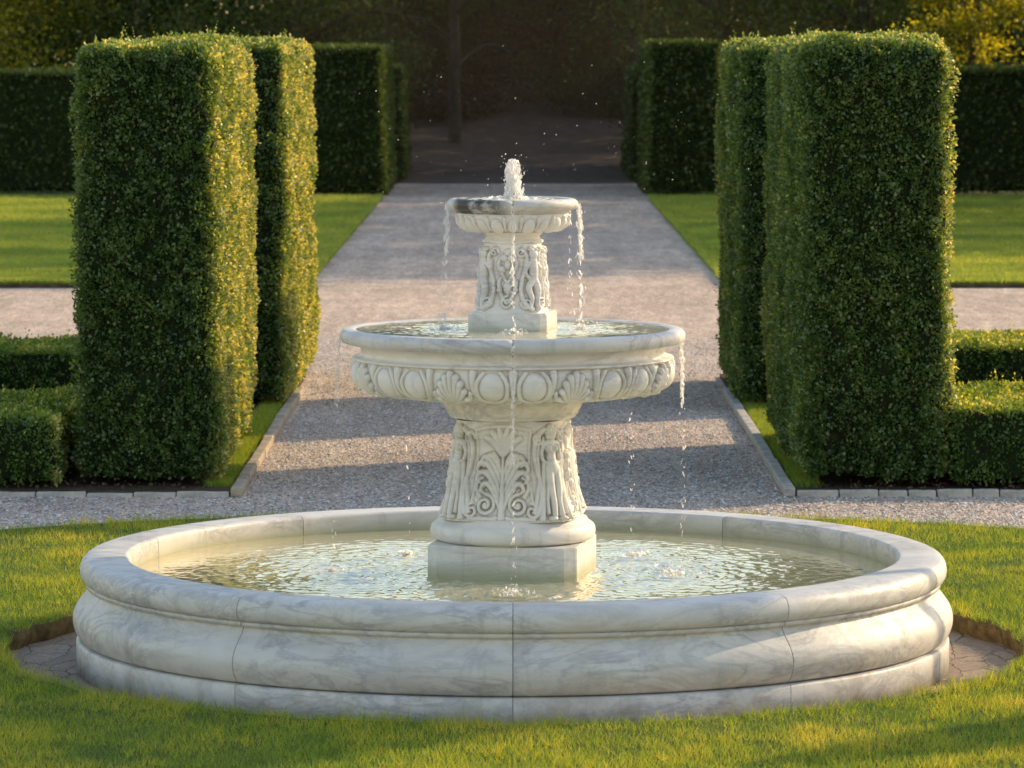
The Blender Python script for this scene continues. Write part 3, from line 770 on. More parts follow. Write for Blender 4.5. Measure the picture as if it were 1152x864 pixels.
# ------------------------------------------------------------------ water
def water_disc(name, R, z, mat, srcs, nr, nt, amp, lam, inner=0.0, dec=.5):
    r = np.linspace(max(inner, .01), R, nr); t = np.linspace(-PI, PI, nt, endpoint=False)
    RR, TT = np.meshgrid(r, t, indexing='ij'); X, Y = RR * np.cos(TT), RR * np.sin(TT)
    Z = np.zeros_like(X)
    for (sx, sy, a, ph) in srcs:
        d = np.hypot(X - sx, Y - sy)
        Z += a * amp * np.sin(2 * PI * d / lam + ph) * np.exp(-d / dec)
        Z += a * amp * .6 * np.sin(2 * PI * d / (lam * .57) + ph * 2) * np.exp(-d / (dec * .6))
    u = np.stack([X * 5, Y * 5, 0 * X], -1)
    calm = .18 + .82 * np.clip(1.15 - (RR / R) ** 3 * 1.2, 0, 1)
    Z *= calm
    Z += calm * amp * (1.0 * (fbm(u, 41) - .5) + 1.1 * (fbm(u * 3.1, 44) - .5) + .7 * (vnoise(u * 7.7, 48) - .5))
    P = np.stack([X, D + Y, z + Z], -1)
    o = link(name, np_mesh(name, P.reshape(-1, 3), grid_faces(nr, nt), mat)); tag(o, kind='structure')
    return o
srcs = [(0, -.93, 1.2, 0), (-.85, -.25, .9, 1), (.85, -.2, 1.0, 2), (.62, .66, .7, 3), (-.56, .70, .7, .5), (-.35, -.55, .5, 4), (.8, .15, .8, 1.3), (-1.0, .2, .6, 2.2)]
water_disc('water', 1.9975, .446, M['water'], srcs, 260, 640, .0046, .095, dec=.5)
water_disc('water', .838, 1.7135, M['bowl_water'], [(0, -.36, 1, 0), (-.34, -.05, 1, 1), (.34, 0, 1, 2), (.30, .15, .8, 1)], 70, 260, .0028, .06, dec=.3)
water_disc('water', .290, 2.392, M['bowl_water'], [(0, 0, 1, 0)], 30, 120, .005, .05, dec=.2)

def flakes(C, wd, ht, tilt=.35):
    """thin six sided films of water, one per drop, turned at random about the vertical"""
    n = len(C); a = rng.random(n) * 2 * PI
    u = np.stack([np.cos(a), np.sin(a), rng.normal(size=n) * tilt * .5], -1)
    w = np.stack([rng.normal(size=n) * tilt, rng.normal(size=n) * tilt, np.ones(n)], -1); w /= np.linalg.norm(w, axis=1)[:, None]
    k = np.array([(0, 1), (.85, .45), (.9, -.45), (0, -1), (-.9, -.45), (-.85, .45)])
    j = 1 + .35 * (rng.random((n, 6)) - .5)
    V = C[:, None] + u[:, None] * (k[None, :, 0] * j * wd[:, None])[..., None] + w[:, None] * (k[None, :, 1] * j * ht[:, None])[..., None]
    b = np.cross(u, w); V = V + b[:, None] * ((rng.random((n, 6)) - .5) * wd[:, None] * .8)[..., None]
    V = V.reshape(-1, 3); o = (np.arange(n) * 6)[:, None]
    return V, np.vstack([o + np.array([[0, 1, 2, 3]]), o + np.array([[0, 3, 4, 5]])])

def stream(x, y, z0, z1, label, vx=0., vy=0., rad=.006, cont=.35, strands=1, spread=.015, drops=34, fan=.012):
    """falling water: a wobbling thread that breaks up into drops on the way down"""
    parts = []; hgt = z0 - z1
    for k in range(strands):
        ox = (rng.random() - .5) * 2 * spread if strands > 1 else 0; oy = (rng.random() - .5) * spread
        L = hgt * cont * (.75 + .5 * rng.random()); n = max(10, int(L / .006))
        s = np.linspace(0, 1, n) * L
        fall = np.sqrt(2 * s / 9.8)
        px = x + ox + vx * fall + .003 * (vnoise(np.stack([s * 22, 0 * s + k, 0 * s], -1), 3) - .5) * (1 + s * 6)
        py = y + oy + vy * fall + .003 * (vnoise(np.stack([s * 22, 0 * s + k, 0 * s], -1), 4) - .5) * (1 + s * 6)
        rr = rad * (.55 + .9 * vnoise(np.stack([s * 55, 0 * s + k * 7, 0 * s], -1), 6)) * (1 - .45 * s / L)
        rr[-1] *= .1; rr[0] *= .8
        m = int(L / .0024); ss = np.sort(rng.random(m)) * L; ff = np.sqrt(2 * ss / 9.8)
        g = np.stack([np.interp(ss, s, px) + rad * .7 * rng.normal(size=m), np.interp(ss, s, py) + rad * .7 * rng.normal(size=m), z0 - ss], -1)
        r0 = rad * (.22 + .58 * rng.random(m) ** 1.6); parts.append(flakes(g, r0, r0 * (1.6 + 3.4 * rng.random(m))))
        m = drops // strands
        q = cont * .55 + (1 - cont * .55) * rng.random(m) ** .9
        # drops gather in bursts
        q = np.clip(q + .012 * np.sin(q * 60), 0, 1); s = q * hgt; fall = np.sqrt(2 * s / 9.8)
        C = np.stack([x + ox + vx * fall + fan * rng.normal(size=m) * (.3 + q), y + oy + vy * fall + fan * rng.normal(size=m) * (.3 + q), z0 - s], -1)
        r0 = rad * (.30 + .75 * rng.random(m) ** 2)
        parts.append(flakes(C, r0 * .95, r0 * (1.4 + 2.6 * rng.random(m))))
    V, F = merge(parts)
    o = link('water_stream', np_mesh('water_stream', V - np.array([x, y, z1]), F, M['drop'])); o.location = (x, y, z1)
    tag(o, label, 'water stream', 'streams of water falling from the fountain bowls')
    return o
B1, B2 = 1.713, 2.385
stream(0, D - .352, 2.372, B1, 'thin stream falling from the front notch of the small top bowl', 0, -.03, .0068, .8, 1, 0, 30, .006)
stream(0, D - .912, 1.685, .447, 'long stream falling down the middle from the front notch of the wide bowl', 0, -.03, .0066, .5, 1, 0, 80, .008)
stream(-.338, D - .07, 2.372, B1, 'broken stream with two strands off the left side of the top bowl', -.06, 0, .0078, .34, 2, .016, 56, .012)
stream(.334, D - .09, 2.372, B1, 'glittering stream off the right edge of the top bowl', .05, 0, .0080, .42, 2, .014, 50, .010)
stream(.295, D + .18, 2.368, B1, 'thinner stream falling from the top bowl just behind its right edge', .03, .01, .006, .22, 1, 0, 26, .007)
stream(-.900, D - .02, 1.68, .447, 'thin stream off the left edge of the wide bowl', -.07, 0, .0055, .36, 1, 0, 22, .010)
stream(.868, D - .14, 1.68, .447, 'dripping stream near the right edge of the wide bowl', .03, 0, .0070, .22, 2, .010, 50, .012)
stream(.635, D + .650, 1.66, .447, 'sparse drops falling behind the wide bowl on its right side', 0, .02, .0065, .10, 1, 0, 26, .012)
stream(-.565, D + .712, 1.66, .447, 'sparse drops falling behind the wide bowl on its left side', 0, .02, .0055, .08, 1, 0, 20, .012)

def splash(x, y, z, R, n, label, up=.05):
    a = rng.random(n) * 2 * PI; rr = R * rng.random(n) ** .8
    hh = up * rng.random(n) ** 2 * (1 - rr / R * .5)
    C = np.stack([rr * np.cos(a), rr * np.sin(a), .002 + hh], -1)
    s = .0025 + .0055 * rng.random(n) ** 2
    parts = [flakes(C, s * 1.2, s * 1.3, .8)]
    # frothy hump at the point of impact
    m = 26; a = rng.random(m) * 2 * PI; rr = R * .35 * rng.random(m)
    s = .006 + .010 * rng.random(m)
    parts.append(flakes(np.stack([rr * np.cos(a), rr * np.sin(a), .004 + .012 * rng.random(m)], -1), s * 1.3, s * .9, .6))
    V, F = merge(parts)
    o = link('water_splash', np_mesh('water_splash', V, F, M['drop'])); o.location = (x, y, z)
    tag(o, label, 'splash', 'splashes where the streams land')
splash(0, D - .93, .447, .12, 90, 'white splash at the basin water right in front of the pedestal plinth', .05)
splash(.83, D - .14, .447, .17, 90, 'splash in the basin water to the right of the pedestal', .08)
splash(.66, D + .66, .447, .14, 60, 'small splash in the basin behind the pedestal on the right', .07)
splash(-.95, D - .02, .447, .11, 50, 'small splash in the basin to the left of the pedestal', .05)
splash(-.58, D + .72, .447, .12, 40, 'faint splash in the basin behind the pedestal on the left', .05)
splash(0, D - .36, B1, .08, 80, 'splash on the wide bowl in front of the small plinth', .03)
splash(-.36, D - .07, B1, .10, 80, 'splash on the wide bowl left of the small plinth', .05)
splash(.36, D - .05, B1, .12, 120, 'splash on the wide bowl right of the small plinth', .06)

# the jet
parts = []
n = 560; q = rng.random(n); a = rng.random(n) * 2 * PI
R_ = np.interp(q, [0, .1, .5, .85, .94, 1.0], [.056, .047, .043, .042, .034, .016]) * np.sqrt(rng.random(n)) * (1 + .1 * rng.normal(size=n))
s_ = (.0028 + .006 * rng.random(n) ** 1.5)
C = np.stack([R_ * np.cos(a) + .006 * (1 - q) - .002, R_ * np.sin(a), q * .210], -1)
parts.append(flakes(C, s_, s_ * (1.2 + 4.0 * rng.random(n) * (q < .82)), .25))
n = 70; a = rng.random(n) * 2 * PI; s_ = .0015 + .003 * rng.random(n); rr = .05 + .03 * rng.random(n) ** 2
parts.append(flakes(np.stack([rr * np.cos(a), rr * np.sin(a), .24 * rng.random(n)], -1), s_, s_ * 1.3))
n = 110; a = rng.random(n) * 2 * PI; rr = .035 + .12 * rng.random(n) ** 1.5; s = .004 + .007 * rng.random(n)
parts.append(flakes(np.stack([rr * np.cos(a), rr * np.sin(a), .004 + .018 * rng.random(n) * (1 - rr * 5).clip(.2)], -1), s * 1.4, s * 1.1, .8))
V, F = merge(parts)
jet = link('water_jet', np_mesh('water_jet', V, F, M['drop'])); jet.location = (0, D, 2.388)
tag(jet, 'short white frothing jet rising from the middle of the top bowl', 'water jet')
n = 130
C = np.stack([rng.normal(size=n) * .5 + .15, D + (rng.random(n) - .5) * 1.0, 2.35 + rng.random(n) ** 1.2 * .85], -1)
V, F = blobs_vf(C, (.0012 + .0024 * rng.random(n) ** 3), 1)
tag(link('spray', np_mesh('spray', V, F, M['drop'])), 'fine drifting spray droplets above the top bowl', 'spray', kind='stuff')

# ------------------------------------------------------------------ hedges
def leaves_vf(P, N, size, out=.7, up=.3, asp=.5):
    n = len(P)
    a = N * out + rng.normal(size=(n, 3)) * .75 + np.array([0, 0, up]); a /= np.linalg.norm(a, axis=1)[:, None]
    b = np.cross(a, rng.normal(size=(n, 3))); b /= np.linalg.norm(b, axis=1)[:, None] + 1e-9
    c = np.cross(a, b)
    L = size * (.65 + .7 * rng.random(n)); Wd = L * asp * (.8 + .4 * rng.random(n))
    m = P + a * (L * .48)[:, None] - c * (L * .10)[:, None]
    V = np.stack([P, m + b * (Wd / 2)[:, None], P + a * L[:, None], m - b * (Wd / 2)[:, None]], 1)
    return V.reshape(-1, 3), np.arange(4 * n).reshape(-1, 4)

def round_box(P, half, r):
    q = np.clip(P, -(half - r), half - r); d = P - q; l = np.linalg.norm(d, axis=1)[:, None] + 1e-9
    return q + d / l * r, d / l

def hedge(name, label, cat, x0, x1, y0, y1, z0, z1, dens, leaf, mat, taper=(0, 0), rnd=.14, bulge=.05, group=None, hidden=.25, topd=None, lump=.0, stray=.02, shoots=0):
    """clipped hedge: dark core and a shell of separate leaves. dens = leaves per m2 on the faces one sees."""
    c = np.array([(x0 + x1) / 2, (y0 + y1) / 2, (z0 + z1) / 2]); hf = np.array([x1 - x0, y1 - y0, z1 - z0]) / 2
    seen_x = 1 if c[0] < 0 else -1
    sets = []
    for ax, sg in ((1, -1), (0, seen_x), (2, 1), (0, -seen_x), (1, 1)):
        o1, o2 = [i for i in range(3) if i != ax]
        A = 4 * hf[o1] * hf[o2]
        d = dens if (ax, sg) == (1, -1) else dens * .8 if (ax, sg) in ((0, seen_x),) else (topd or dens * .8) if ax == 2 else dens * hidden
        n = int(A * d); p = np.empty((n, 3)); p[:, o1] = (rng.random(n) * 2 - 1) * hf[o1]; p[:, o2] = (rng.random(n) * 2 - 1) * hf[o2]; p[:, ax] = sg * hf[ax]
        sets.append(p)
    P = np.vstack(sets)
    Q, Nn = round_box(P, hf, rnd)
    def deform(q, nn, k=1.0):
        v = (q[:, 2] + hf[2]) / (2 * hf[2])
        w = q + c
        bl = bulge * (fbm(w * np.array([2.1, 2.1, 1.7]), 51, 3) - .5) * 2.4 + .55 * bulge * (fbm(w * 7, 60, 2) - .5) * 2
        q = q + nn * bl[:, None] * k
        q[:, 0] *= 1 - taper[0] * v; q[:, 1] *= 1 - taper[1] * v
        foot = np.clip(1 - v / .06, 0, 1)
        q[:, 0] *= 1 - .05 * foot / hf[0] * .8; q[:, 1] *= 1 - .05 * foot / hf[1] * .8
        if lump: q[:, 2] += lump * (fbm(w[:, [0, 1, 0]] * 1.3, 77, 2) - .5) * 2 * v
        return q
    Q = deform(Q, Nn)
    W_ = Q + c
    cl = fbm(W_ * 5.0, 90, 3); fine = vnoise(W_ * 15, 91)
    keep = rng.random(len(Q)) < np.clip(.30 + 1.5 * (fine - .25), .08, 1)        # small gaps
    depth = rng.random(len(Q)) ** 1.6 * (.035 + 1.3 * leaf) - (rng.random(len(Q)) < stray) * rng.random(len(Q)) * leaf * 1.6
    depth = depth + (1 - fine) * leaf * 1.2
    Q = Q - Nn * depth[:, None]; Q, Nq, cl, fine, depth = Q[keep], Nn[keep], cl[keep], fine[keep], depth[keep]
    V, F = leaves_vf(Q, Nq, leaf, .6, .25, .72)
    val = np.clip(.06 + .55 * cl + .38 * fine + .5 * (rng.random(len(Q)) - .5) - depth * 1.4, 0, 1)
    val = np.where(Nq[:, 1] < -.6, val * .80, val)  # front faces darkened: their shade is put into the leaf colour
    val = np.clip(val + .26 * (Nq[:, 0] > .5) * (.6 + .8 * fine) + .16 * (Nq[:, 2] > .5), 0, 1)  # sunlight on right faces and tops painted into the leaf colour
    val = np.where(rng.random(len(Q)) < .006, .9 + .1 * rng.random(len(Q)), val)
    if shoots:                                    # young shoots past the last clipping
        sel = rng.choice(len(Q), shoots, p=(lambda q: q / q.sum())((Nq[:, 2] > .3) * 2. + .12 + ((np.abs(Nq) > .35).sum(1) > 1) * 1.))
        L = .02 + .07 * rng.random(shoots) ** 2; m = 7
        ax = Nq[sel] * .8 + rng.normal(size=(shoots, 3)) * .3 + np.array([0, 0, .5])
        sp = np.repeat(Q[sel], m, 0) + np.repeat(ax * L[:, None], m, 0) * np.tile(np.linspace(0, 1, m), shoots)[:, None]
        V2, F2 = leaves_vf(sp, np.repeat(ax, m, 0), leaf * .8, .6, .3, .7)
        F = np.vstack([F, F2 + len(V)]); V = np.vstack([V, V2]); val = np.concatenate([val, np.clip(.55 + .45 * rng.random(len(F2)), 0, 1)])
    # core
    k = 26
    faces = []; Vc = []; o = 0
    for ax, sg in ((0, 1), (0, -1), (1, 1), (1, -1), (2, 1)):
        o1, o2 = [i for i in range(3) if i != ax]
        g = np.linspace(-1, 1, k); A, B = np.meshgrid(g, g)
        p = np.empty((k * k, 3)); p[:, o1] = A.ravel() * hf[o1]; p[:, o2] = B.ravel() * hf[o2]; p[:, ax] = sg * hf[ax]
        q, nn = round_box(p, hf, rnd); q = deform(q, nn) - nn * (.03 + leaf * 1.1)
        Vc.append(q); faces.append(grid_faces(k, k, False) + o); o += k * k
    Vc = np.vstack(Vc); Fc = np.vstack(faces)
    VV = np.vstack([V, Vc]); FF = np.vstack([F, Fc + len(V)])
    base = np.array([c[0], c[1], z0])
    VV = VV + c - base
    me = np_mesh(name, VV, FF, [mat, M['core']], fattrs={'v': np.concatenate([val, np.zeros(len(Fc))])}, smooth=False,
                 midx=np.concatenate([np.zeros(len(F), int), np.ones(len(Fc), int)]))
    o = link(name, me); o.location = base
    return tag(o, label, cat, group)

TG = 'tall clipped hedges flanking the gravel path'
ZT = 3.215
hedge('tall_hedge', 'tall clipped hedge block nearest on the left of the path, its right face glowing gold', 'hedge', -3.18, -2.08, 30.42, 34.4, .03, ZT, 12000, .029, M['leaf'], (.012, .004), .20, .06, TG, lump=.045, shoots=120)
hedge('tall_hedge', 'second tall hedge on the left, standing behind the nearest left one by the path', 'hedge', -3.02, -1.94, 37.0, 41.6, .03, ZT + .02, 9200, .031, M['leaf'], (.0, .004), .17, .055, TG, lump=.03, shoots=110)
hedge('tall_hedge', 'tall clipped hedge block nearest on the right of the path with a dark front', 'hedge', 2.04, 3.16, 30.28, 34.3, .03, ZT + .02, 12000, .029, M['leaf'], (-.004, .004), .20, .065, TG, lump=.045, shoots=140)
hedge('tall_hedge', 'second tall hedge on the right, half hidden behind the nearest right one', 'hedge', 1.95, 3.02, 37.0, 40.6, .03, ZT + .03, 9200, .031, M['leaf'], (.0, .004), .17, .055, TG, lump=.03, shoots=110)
LG = 'low clipped box hedges of the side beds'
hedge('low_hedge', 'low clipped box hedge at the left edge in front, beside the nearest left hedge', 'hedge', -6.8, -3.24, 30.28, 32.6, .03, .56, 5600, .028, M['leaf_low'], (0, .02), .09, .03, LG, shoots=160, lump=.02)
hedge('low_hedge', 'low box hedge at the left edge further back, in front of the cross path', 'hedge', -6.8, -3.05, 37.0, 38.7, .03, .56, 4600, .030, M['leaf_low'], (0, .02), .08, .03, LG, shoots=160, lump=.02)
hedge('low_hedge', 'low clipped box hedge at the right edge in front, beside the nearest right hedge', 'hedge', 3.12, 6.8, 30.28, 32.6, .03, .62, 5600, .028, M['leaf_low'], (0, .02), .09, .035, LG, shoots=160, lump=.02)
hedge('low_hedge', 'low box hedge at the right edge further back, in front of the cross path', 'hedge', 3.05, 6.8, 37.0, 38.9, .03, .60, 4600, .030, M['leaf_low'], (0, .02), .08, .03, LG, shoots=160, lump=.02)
FG = 'clipped yew blocks at the far end of the path'
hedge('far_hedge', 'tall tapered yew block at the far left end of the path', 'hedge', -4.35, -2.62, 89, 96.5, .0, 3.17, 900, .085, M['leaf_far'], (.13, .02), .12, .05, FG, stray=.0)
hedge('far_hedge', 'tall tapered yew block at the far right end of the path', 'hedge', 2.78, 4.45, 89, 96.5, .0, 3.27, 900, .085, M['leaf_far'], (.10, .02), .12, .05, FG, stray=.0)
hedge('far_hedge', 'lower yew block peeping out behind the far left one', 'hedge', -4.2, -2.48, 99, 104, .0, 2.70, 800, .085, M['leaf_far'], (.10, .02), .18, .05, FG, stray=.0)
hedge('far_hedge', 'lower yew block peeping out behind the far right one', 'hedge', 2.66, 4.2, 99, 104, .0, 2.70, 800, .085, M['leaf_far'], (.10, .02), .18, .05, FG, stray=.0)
WG = 'long straight hedges closing the lawns'
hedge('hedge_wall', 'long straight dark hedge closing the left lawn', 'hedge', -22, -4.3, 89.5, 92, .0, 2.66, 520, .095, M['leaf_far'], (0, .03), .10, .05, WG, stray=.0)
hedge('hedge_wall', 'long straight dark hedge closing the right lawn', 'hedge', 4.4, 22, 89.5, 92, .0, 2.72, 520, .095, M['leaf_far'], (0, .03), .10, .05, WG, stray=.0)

# ------------------------------------------------------------------ edging stones
EG = 'edging stones along the side beds'
def stone(sx, sy, sz, x, y, rz, mat, label, tilt=0):
    bm = bmesh.new(); box_bm(bm, (sx, sy, sz), (0, 0, sz / 2), 0, .010, 2)
    bmesh.ops.subdivide_edges(bm, edges=[e for e in bm.edges if e.calc_length() > .08], cuts=3, use_grid_fill=True)
    off = rng.random(3) * 50
    for v in bm.verts:
        n_ = vnoise(np.array([[v.co.x * 14 + off[0], v.co.y * 14 + off[1], v.co.z * 14 + off[2]]]), 5)[0] - .5
        v.co += v.co.normalized() * n_ * .010
    o = bm_obj('edging_stone', bm, mat, smooth=False); o.location = (x, y, (-.012 if max(sx, sy) < .5 else .004) - (.018 if (mat.name == 'edging_stone' and x < 0) else 0)); o.rotation_euler = (tilt, tilt * .5, rz)
    tag(o, label, 'edging stone', EG)
ORD = ['first', 'second', 'third', 'fourth', 'fifth', 'sixth', 'seventh', 'eighth', 'ninth', 'tenth', 'eleventh', 'twelfth', 'thirteenth', 'fourteenth', 'fifteenth', 'sixteenth', 'seventeenth', 'eighteenth', 'nineteenth', 'twentieth']
for sd, nm in ((-1, 'left'), (1, 'right')):
    x = 2.005
    for k in range(9):                      # along the front of the bed
        L = (.30 if k == 0 else .19 + .10 * rng.random())
        if sd < 0: L *= 1.25
        stone(L - .008, .065, .056 + .014 * rng.random(), sd * (x + L / 2), 30.05 + .012 * (rng.random() - .5), .03 * (rng.random() - .5), M['kerb'],
              '%s grey edging stone from the path corner along the front of the %s bed' % (ORD[k], nm), .05 * (rng.random() - .5))
        x += L
    y = 30.02
    for k in range(9):                      # along the path
        L = .85 + .25 * rng.random()
        if y + L > 41: break
        stone(.080, L - .012, .062 + .012 * rng.random(), sd * 1.955 + .008 * (rng.random() - .5), y + L / 2, .012 * (rng.random() - .5), M['timber'] if sd < 0 else M['kerb'],
              '%s long pale edging piece from the front corner along the path by the %s bed' % (ORD[k], nm), .02 * (rng.random() - .5))
        y += L

# dry twigs and fallen leaves under the hedges
for sd in (-1, 1):
    n = 500
    P = np.stack([sd * (2.15 + 4.2 * rng.random(n)), 30.2 + .5 * rng.random(n), .034 + .02 * rng.random(n)], -1)
    Nn = rng.normal(size=(n, 3)); Nn[:, 2] = .3
    V, F = leaves_vf(P, Nn, .035, 1, 0)
    tag(link('leaf_litter', np_mesh('leaf_litter', V, F, M['twig'], smooth=False)), 'dry fallen leaves on the soil of the %s bed' % ('left' if sd < 0 else 'right'), 'fallen leaves', kind='stuff')

# ------------------------------------------------------------------ trees
def tree(name, label, x, y, h, cr_, zc0, nleaf, lsz, mat, group=None, trunk=.22, clumps=70, lean=0., crown_drop=0.):
    root = empty(name, (x, y, 0), label, 'tree', group)
    zb = -.1
    parts = []
    hz = h * .72
    pts = cr([(0, 0, zb), (lean * .3 + .1 * (rng.random() - .5), .05, hz * .35), (lean * .7, -.05, hz * .7), (lean, 0, hz)], 6)
    parts.append(tube_vf(pts, np.interp(np.linspace(0, 1, len(pts)), [0, .06, .5, 1], [trunk * 1.5, trunk, trunk * .75, trunk * .2]), 10))
    ends = []
    for k in range(9):
        a = k * 2.4 + rng.random(); z = hz * (.28 + .65 * k / 9); L = cr_ * (.75 + .3 * rng.random()) * (1 - .35 * k / 9)
        p0 = np.array([lean * z / hz, 0, z]); p3 = p0 + np.array([math.cos(a) * L, math.sin(a) * L, L * (.15 + .5 * k / 9)])
        pm = (p0 + p3) / 2 + np.array([0, 0, .18 * L])
        parts.append(tube_vf(cr([p0, pm, p3], 6), np.linspace(trunk * .38, .02, 13), 6)); ends.append(p3)
    V, F = merge(parts)
    tk = link('trunk', np_mesh('trunk', V, F, M['bark']), root)
    # crown from leaf clumps
    u = rng.normal(size=(clumps, 3)); u /= np.linalg.norm(u, axis=1)[:, None]
    rad = (.35 + .65 * rng.random(clumps) ** .45)[:, None]
    cz = (zc0 + h) / 2
    Cc = u * rad * np.array([cr_, cr_, (h - zc0) / 2]) + np.array([lean * .8, 0, cz])
    Cc[:, 2] = np.where(Cc[:, 2] < cz, Cc[:, 2] - crown_drop * rng.random(clumps), Cc[:, 2])
    w = .5 + rng.random(clumps); w /= w.sum()
    idx = rng.choice(clumps, nleaf, p=w)
    sig = cr_ * (.13 + .10 * rng.random(clumps))
    off = rng.normal(size=(nleaf, 3)) * np.array([1, 1, .62]); P = Cc[idx] + off * sig[idx][:, None]
    Nn = off / (np.linalg.norm(off, axis=1)[:, None] + 1e-6)
    P[:, 2] = np.maximum(P[:, 2], .5)
    V, F = leaves_vf(P, Nn, lsz, .5, -.1, .62)
    cv_ = rng.random(clumps)
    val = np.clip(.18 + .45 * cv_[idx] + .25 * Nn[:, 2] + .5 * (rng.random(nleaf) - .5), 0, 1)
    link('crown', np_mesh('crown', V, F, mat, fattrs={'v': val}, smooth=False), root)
    return root

BG = 'trees behind the far hedges'
lay = [(-12.6, 99, 9, 3.3, 'tree_sunlit', 'yellow green tree catching the sun at the far left behind the hedge'),
       (-9.0, 102, 10, 3.4, 'tree', 'dark broadleaf tree behind the left hedge wall, right of the yellow one'),
       (-5.4, 104, 11, 3.4, 'tree', 'dark broadleaf tree behind the far left yew block'),
       (-2.6, 116, 11, 3.2, 'tree', 'dark tree left of the shaded end of the path'),
       (2.7, 118, 11, 3.3, 'tree', 'dark tree right of the shaded end of the path'),
       (5.2, 104, 11, 3.3, 'tree', 'dark broadleaf tree behind the far right yew block'),
       (8.4, 101, 10, 3.2, 'tree', 'dark broadleaf tree behind the right hedge wall'),
       (-15.5, 106, 10, 3.4, 'tree', 'dark tree at the left edge behind the yellow one'),
       (14.6, 104, 10, 3.4, 'tree', 'dark tree at the right edge behind the hedge wall')]
for (x, y, h, c_, m_, lb) in lay:
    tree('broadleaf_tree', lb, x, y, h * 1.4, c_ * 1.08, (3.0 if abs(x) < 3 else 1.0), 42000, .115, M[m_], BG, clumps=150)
tree('broadleaf_tree', 'golden leaved tree lit by the sun at the top right corner', 10.3, 95.2, 7.4, 1.7, 2.5, 9000, .11, M['tree_sunlit'], BG, .13, clumps=34)
# trees added to shade the far lawn and the wood, mostly outside the picture
SG = 'trees added to shade the far lawn and the wood behind it'
for k, (x, y, h) in enumerate(((16.5, 73.5, 14), (17.5, 79, 15), (16.5, 85, 15), (18, 92, 15), (13.5, 122, 17), (19, 118, 18), (8.5, 128, 17))):
    tree('added_shade_tree', 'tall dense tree added to shade the far lawn and wood from the right', x, y, h, 4.4, 1.5, 6500, .42, M['tree'], SG, .3, clumps=110)

# the wood that closes the view
def mass(name, label, x0, x1, y0, y1, z0, z1, n, lsz, mat, seed):
    P = np.stack([x0 + (x1 - x0) * rng.random(n), y0 + (y1 - y0) * rng.random(n), z0 + (z1 - z0) * rng.random(n)], -1)
    k = vnoise(P * .45, seed) > .38; P = P[k]
    Nn = rng.normal(size=P.shape)
    V, F = leaves_vf(P, Nn, lsz, .5, -.1, .7)
    val = np.clip(1.5 * (fbm(P * .7, seed + 5) - .3) + .35 * (rng.random(len(P)) - .5), 0, 1)
    tag(link(name, np_mesh(name, V, F, mat, fattrs={'v': val}, smooth=False)), label, 'wood', kind='stuff')
mass('woodland', 'dark distant wood closing the view behind the trees', -26, 26, 126, 137, .3, 12, 190000, .42, M['wood'], 5)
for k, (x, y, h, c_, m_) in enumerate(((-4.3, 108, 3.4, 2.0, 'tree'), (-2.2, 116, 3.0, 1.9, 'hazy_russet'), (.2, 121, 3.6, 2.3, 'hazy_russet'), (2.6, 117, 2.6, 1.8, 'tree'), (4.6, 109, 3.2, 1.9, 'hazy_russet'), (-6.8, 115, 4.2, 2.4, 'tree'), (6.9, 116, 4.2, 2.4, 'hazy_russet'), (1.4, 126, 5.0, 2.6, 'tree'), (-2.0, 127, 5.2, 2.6, 'tree'), (4.6, 125, 5.0, 2.6, 'tree'))):
    tree('shrub', 'shadowed shrub in the dark wood beyond the end of the path', x, y, h + 1, c_, .7, 9000, .10, M[m_], 'shrubs beyond the end of the path', .05, clumps=50)
for k, (x, y, r_, lb) in enumerate(((-1.5, 109.5, .17, 'slim bare trunked tree left of the middle in the dark gap at the path end'), (3.3, 112, .20, 'bare trunked tree right of the middle in the dark gap at the path end'), (1.2, 119, .15, 'thin tree furthest back in the dark gap at the path end'), (-3.4, 113, .15, 'thin dark trunked tree just right of the far left yew block'))):
    tree('broadleaf_tree', lb, x, y, 13, 2.6, 4.2, 16000, .12, M['tree'], BG, r_, clumps=60, lean=.5 * (rng.random() - .5))

t = NT('mist'); vs_ = t.n('ShaderNodeVolumeScatter', i_Density=.0080, i_Anisotropy=.45); vs_.inputs[0].default_value = (1, .62, .36, 1); t.l(vs_.outputs[0], t.out.inputs['Volume'])
v_, f_ = ico(4)
tag(link('mist', np_mesh('mist', v_ * np.array([9.5, 14, 6.0]) + np.array([1.5, 106, 1.0]), f_, t.m)), kind='structure')

# clipped cone added outside the right edge so its shadow crosses the front lawn
def cone(x, y, h, r):
    n = 26000; v = rng.random(n) ** .5; v = 1 - v; a = rng.random(n) * 2 * PI
    rr = r * (1 - v) + .06
    P = np.stack([rr * np.cos(a), rr * np.sin(a), .05 + v * h], -1); Nn = np.stack([np.cos(a), np.sin(a), 0 * a + .4], -1)
    P -= Nn * (rng.random(n) * .08)[:, None]
    V, F = leaves_vf(P, Nn, .045)
    t = np.linspace(0, 2 * PI, 32, endpoint=False); zz = np.linspace(0, 1, 12)
    C = np.stack([((r * (1 - zz)) * .9 + .03)[:, None] * np.cos(t), ((r * (1 - zz)) * .9 + .03)[:, None] * np.sin(t), (.03 + zz * h * .96)[:, None] + 0 * t], -1).reshape(-1, 3)
    Fc = grid_faces(12, 32)
    me = np_mesh('added_topiary_cone', np.vstack([V, C]), np.vstack([F, Fc + len(V)]), [M['leaf'], M['core']], fattrs={'v': np.concatenate([rng.random(len(F)), np.zeros(len(Fc))])}, smooth=False, midx=np.concatenate([np.zeros(len(F), int), np.ones(len(Fc), int)]))
    o = link('added_topiary_cone', me); o.location = (x, y, LZ)
    tag(o, 'unseen clipped box cone added beyond the right edge to shade the front lawn', 'topiary')
cone(4.75, 20.6, 2.0, .85)

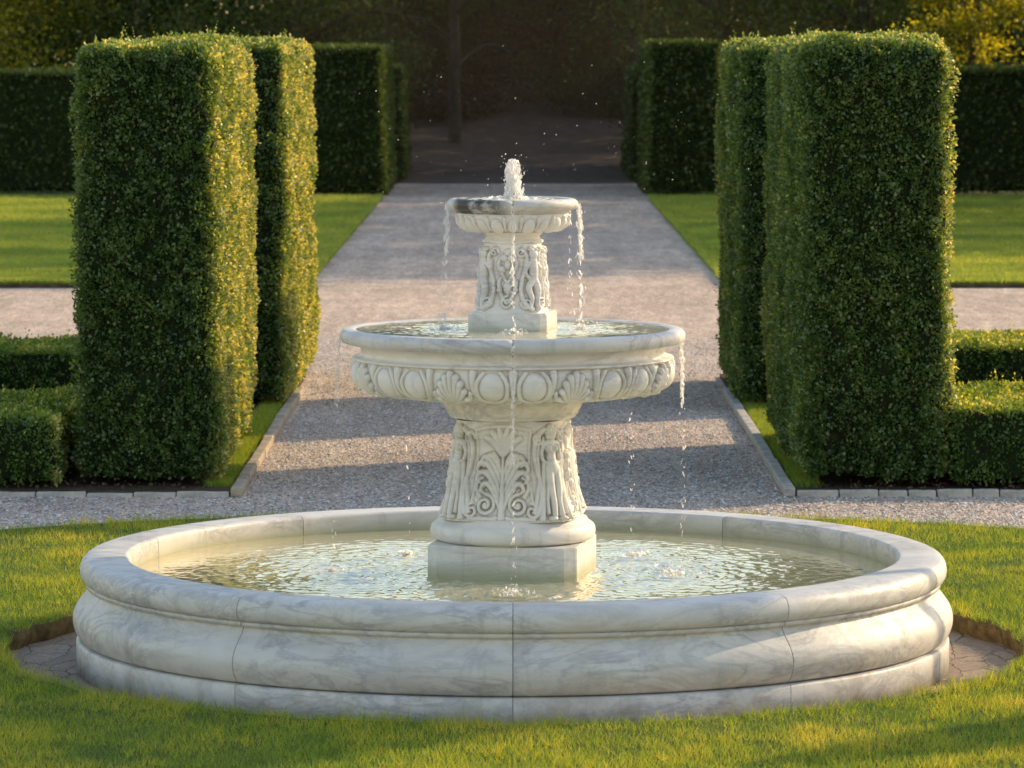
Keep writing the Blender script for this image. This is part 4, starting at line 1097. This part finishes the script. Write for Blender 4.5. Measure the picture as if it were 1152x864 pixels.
def standard(x, y, zc, r):  # unseen tree, added to throw shade on the left of the front lawn
    root = empty('added_standard_tree', (x, y, LZ), 'unseen clipped ball headed tree added beyond the right edge to shade the front lawn', 'tree')
    V, F = tube_vf(cr([(0, 0, -.05), (.03, .01, zc * .5), (0, 0, zc)], 6), np.linspace(.07, .04, 13), 8)
    link('trunk', np_mesh('trunk', V, F, M['bark']), root)
    n = 24000; u = rng.normal(size=(n, 3)); u /= np.linalg.norm(u, axis=1)[:, None]
    P = u * (r * (.55 + .45 * rng.random(n) ** .5) * (.85 + .3 * vnoise(u * 2.5, 3)))[:, None] + np.array([0, 0, zc])
    V, F = leaves_vf(P, u, .075)
    link('crown', np_mesh('crown', V, F, M['leaf'], fattrs={'v': rng.random(n)}, smooth=False), root)
standard(5.95, 23.75, 4.15, 1.0)

# ------------------------------------------------------------------ light, sky, camera
w = bpy.data.worlds.new('World'); SC.world = w; w.use_nodes = True
nt = w.node_tree; nt.nodes.clear()
sky = nt.nodes.new('ShaderNodeTexSky'); sky.sky_type = 'NISHITA'; sky.sun_disc = False
sky.sun_elevation = EL; sky.sun_rotation = PI / 2 - AZ; sky.air_density = 1.5; sky.dust_density = .9; sky.ozone_density = 1.3
bgn = nt.nodes.new('ShaderNodeBackground'); bgn.inputs[1].default_value = .15
wo = nt.nodes.new('ShaderNodeOutputWorld')
mx = nt.nodes.new('ShaderNodeMix'); mx.data_type = 'RGBA'; mx.blend_type = 'MULTIPLY'; mx.inputs[0].default_value = 1
mx.inputs[7].default_value = (1.66, 1.52, 1.47, 1)      # brightens and warms the sky
nt.links.new(sky.outputs[0], mx.inputs[6]); nt.links.new(mx.outputs[2], bgn.inputs[0]); nt.links.new(bgn.outputs[0], wo.inputs[0])
sun = bpy.data.lights.new('sun', 'SUN'); sun.energy = 4.3; sun.angle = math.radians(.55); sun.color = (1.0, .76, .45)
so = bpy.data.objects.new('sun', sun); COL.objects.link(so)
S = Vector((math.cos(EL) * math.cos(AZ), math.cos(EL) * math.sin(AZ), math.sin(EL)))
so.rotation_euler = S.to_track_quat('Z', 'Y').to_euler(); so.location = (12, 10, 14)

cam = bpy.data.cameras.new('camera'); co_ = bpy.data.objects.new('camera', cam); COL.objects.link(co_)
co_.location = (0, 0, H); co_.rotation_euler = (PI / 2, 0, 0)
cam.sensor_width = 36; cam.lens = 36 * FPX / 1152; cam.shift_y = -(432 - 50) / 1152; cam.shift_x = -1 / 1152
cam.clip_start = .5; cam.clip_end = 1500
cam.dof.use_dof = True; cam.dof.focus_distance = 23.6; cam.dof.aperture_fstop = 7
SC.camera = co_
SC.view_settings.view_transform = 'Standard'; SC.view_settings.look = 'None'; SC.view_settings.exposure = 0; SC.view_settings.gamma = 1
SC.render.engine = 'CYCLES'
cy = SC.cycles
cy.use_denoising = True
try: cy.denoiser = 'OPENIMAGEDENOISE'
except Exception: pass
cy.max_bounces = 7; cy.diffuse_bounces = 4; cy.glossy_bounces = 3; cy.transmission_bounces = 4; cy.transparent_max_bounces = 12
cy.caustics_reflective = False; cy.caustics_refractive = False
cy.sample_clamp_indirect = 4
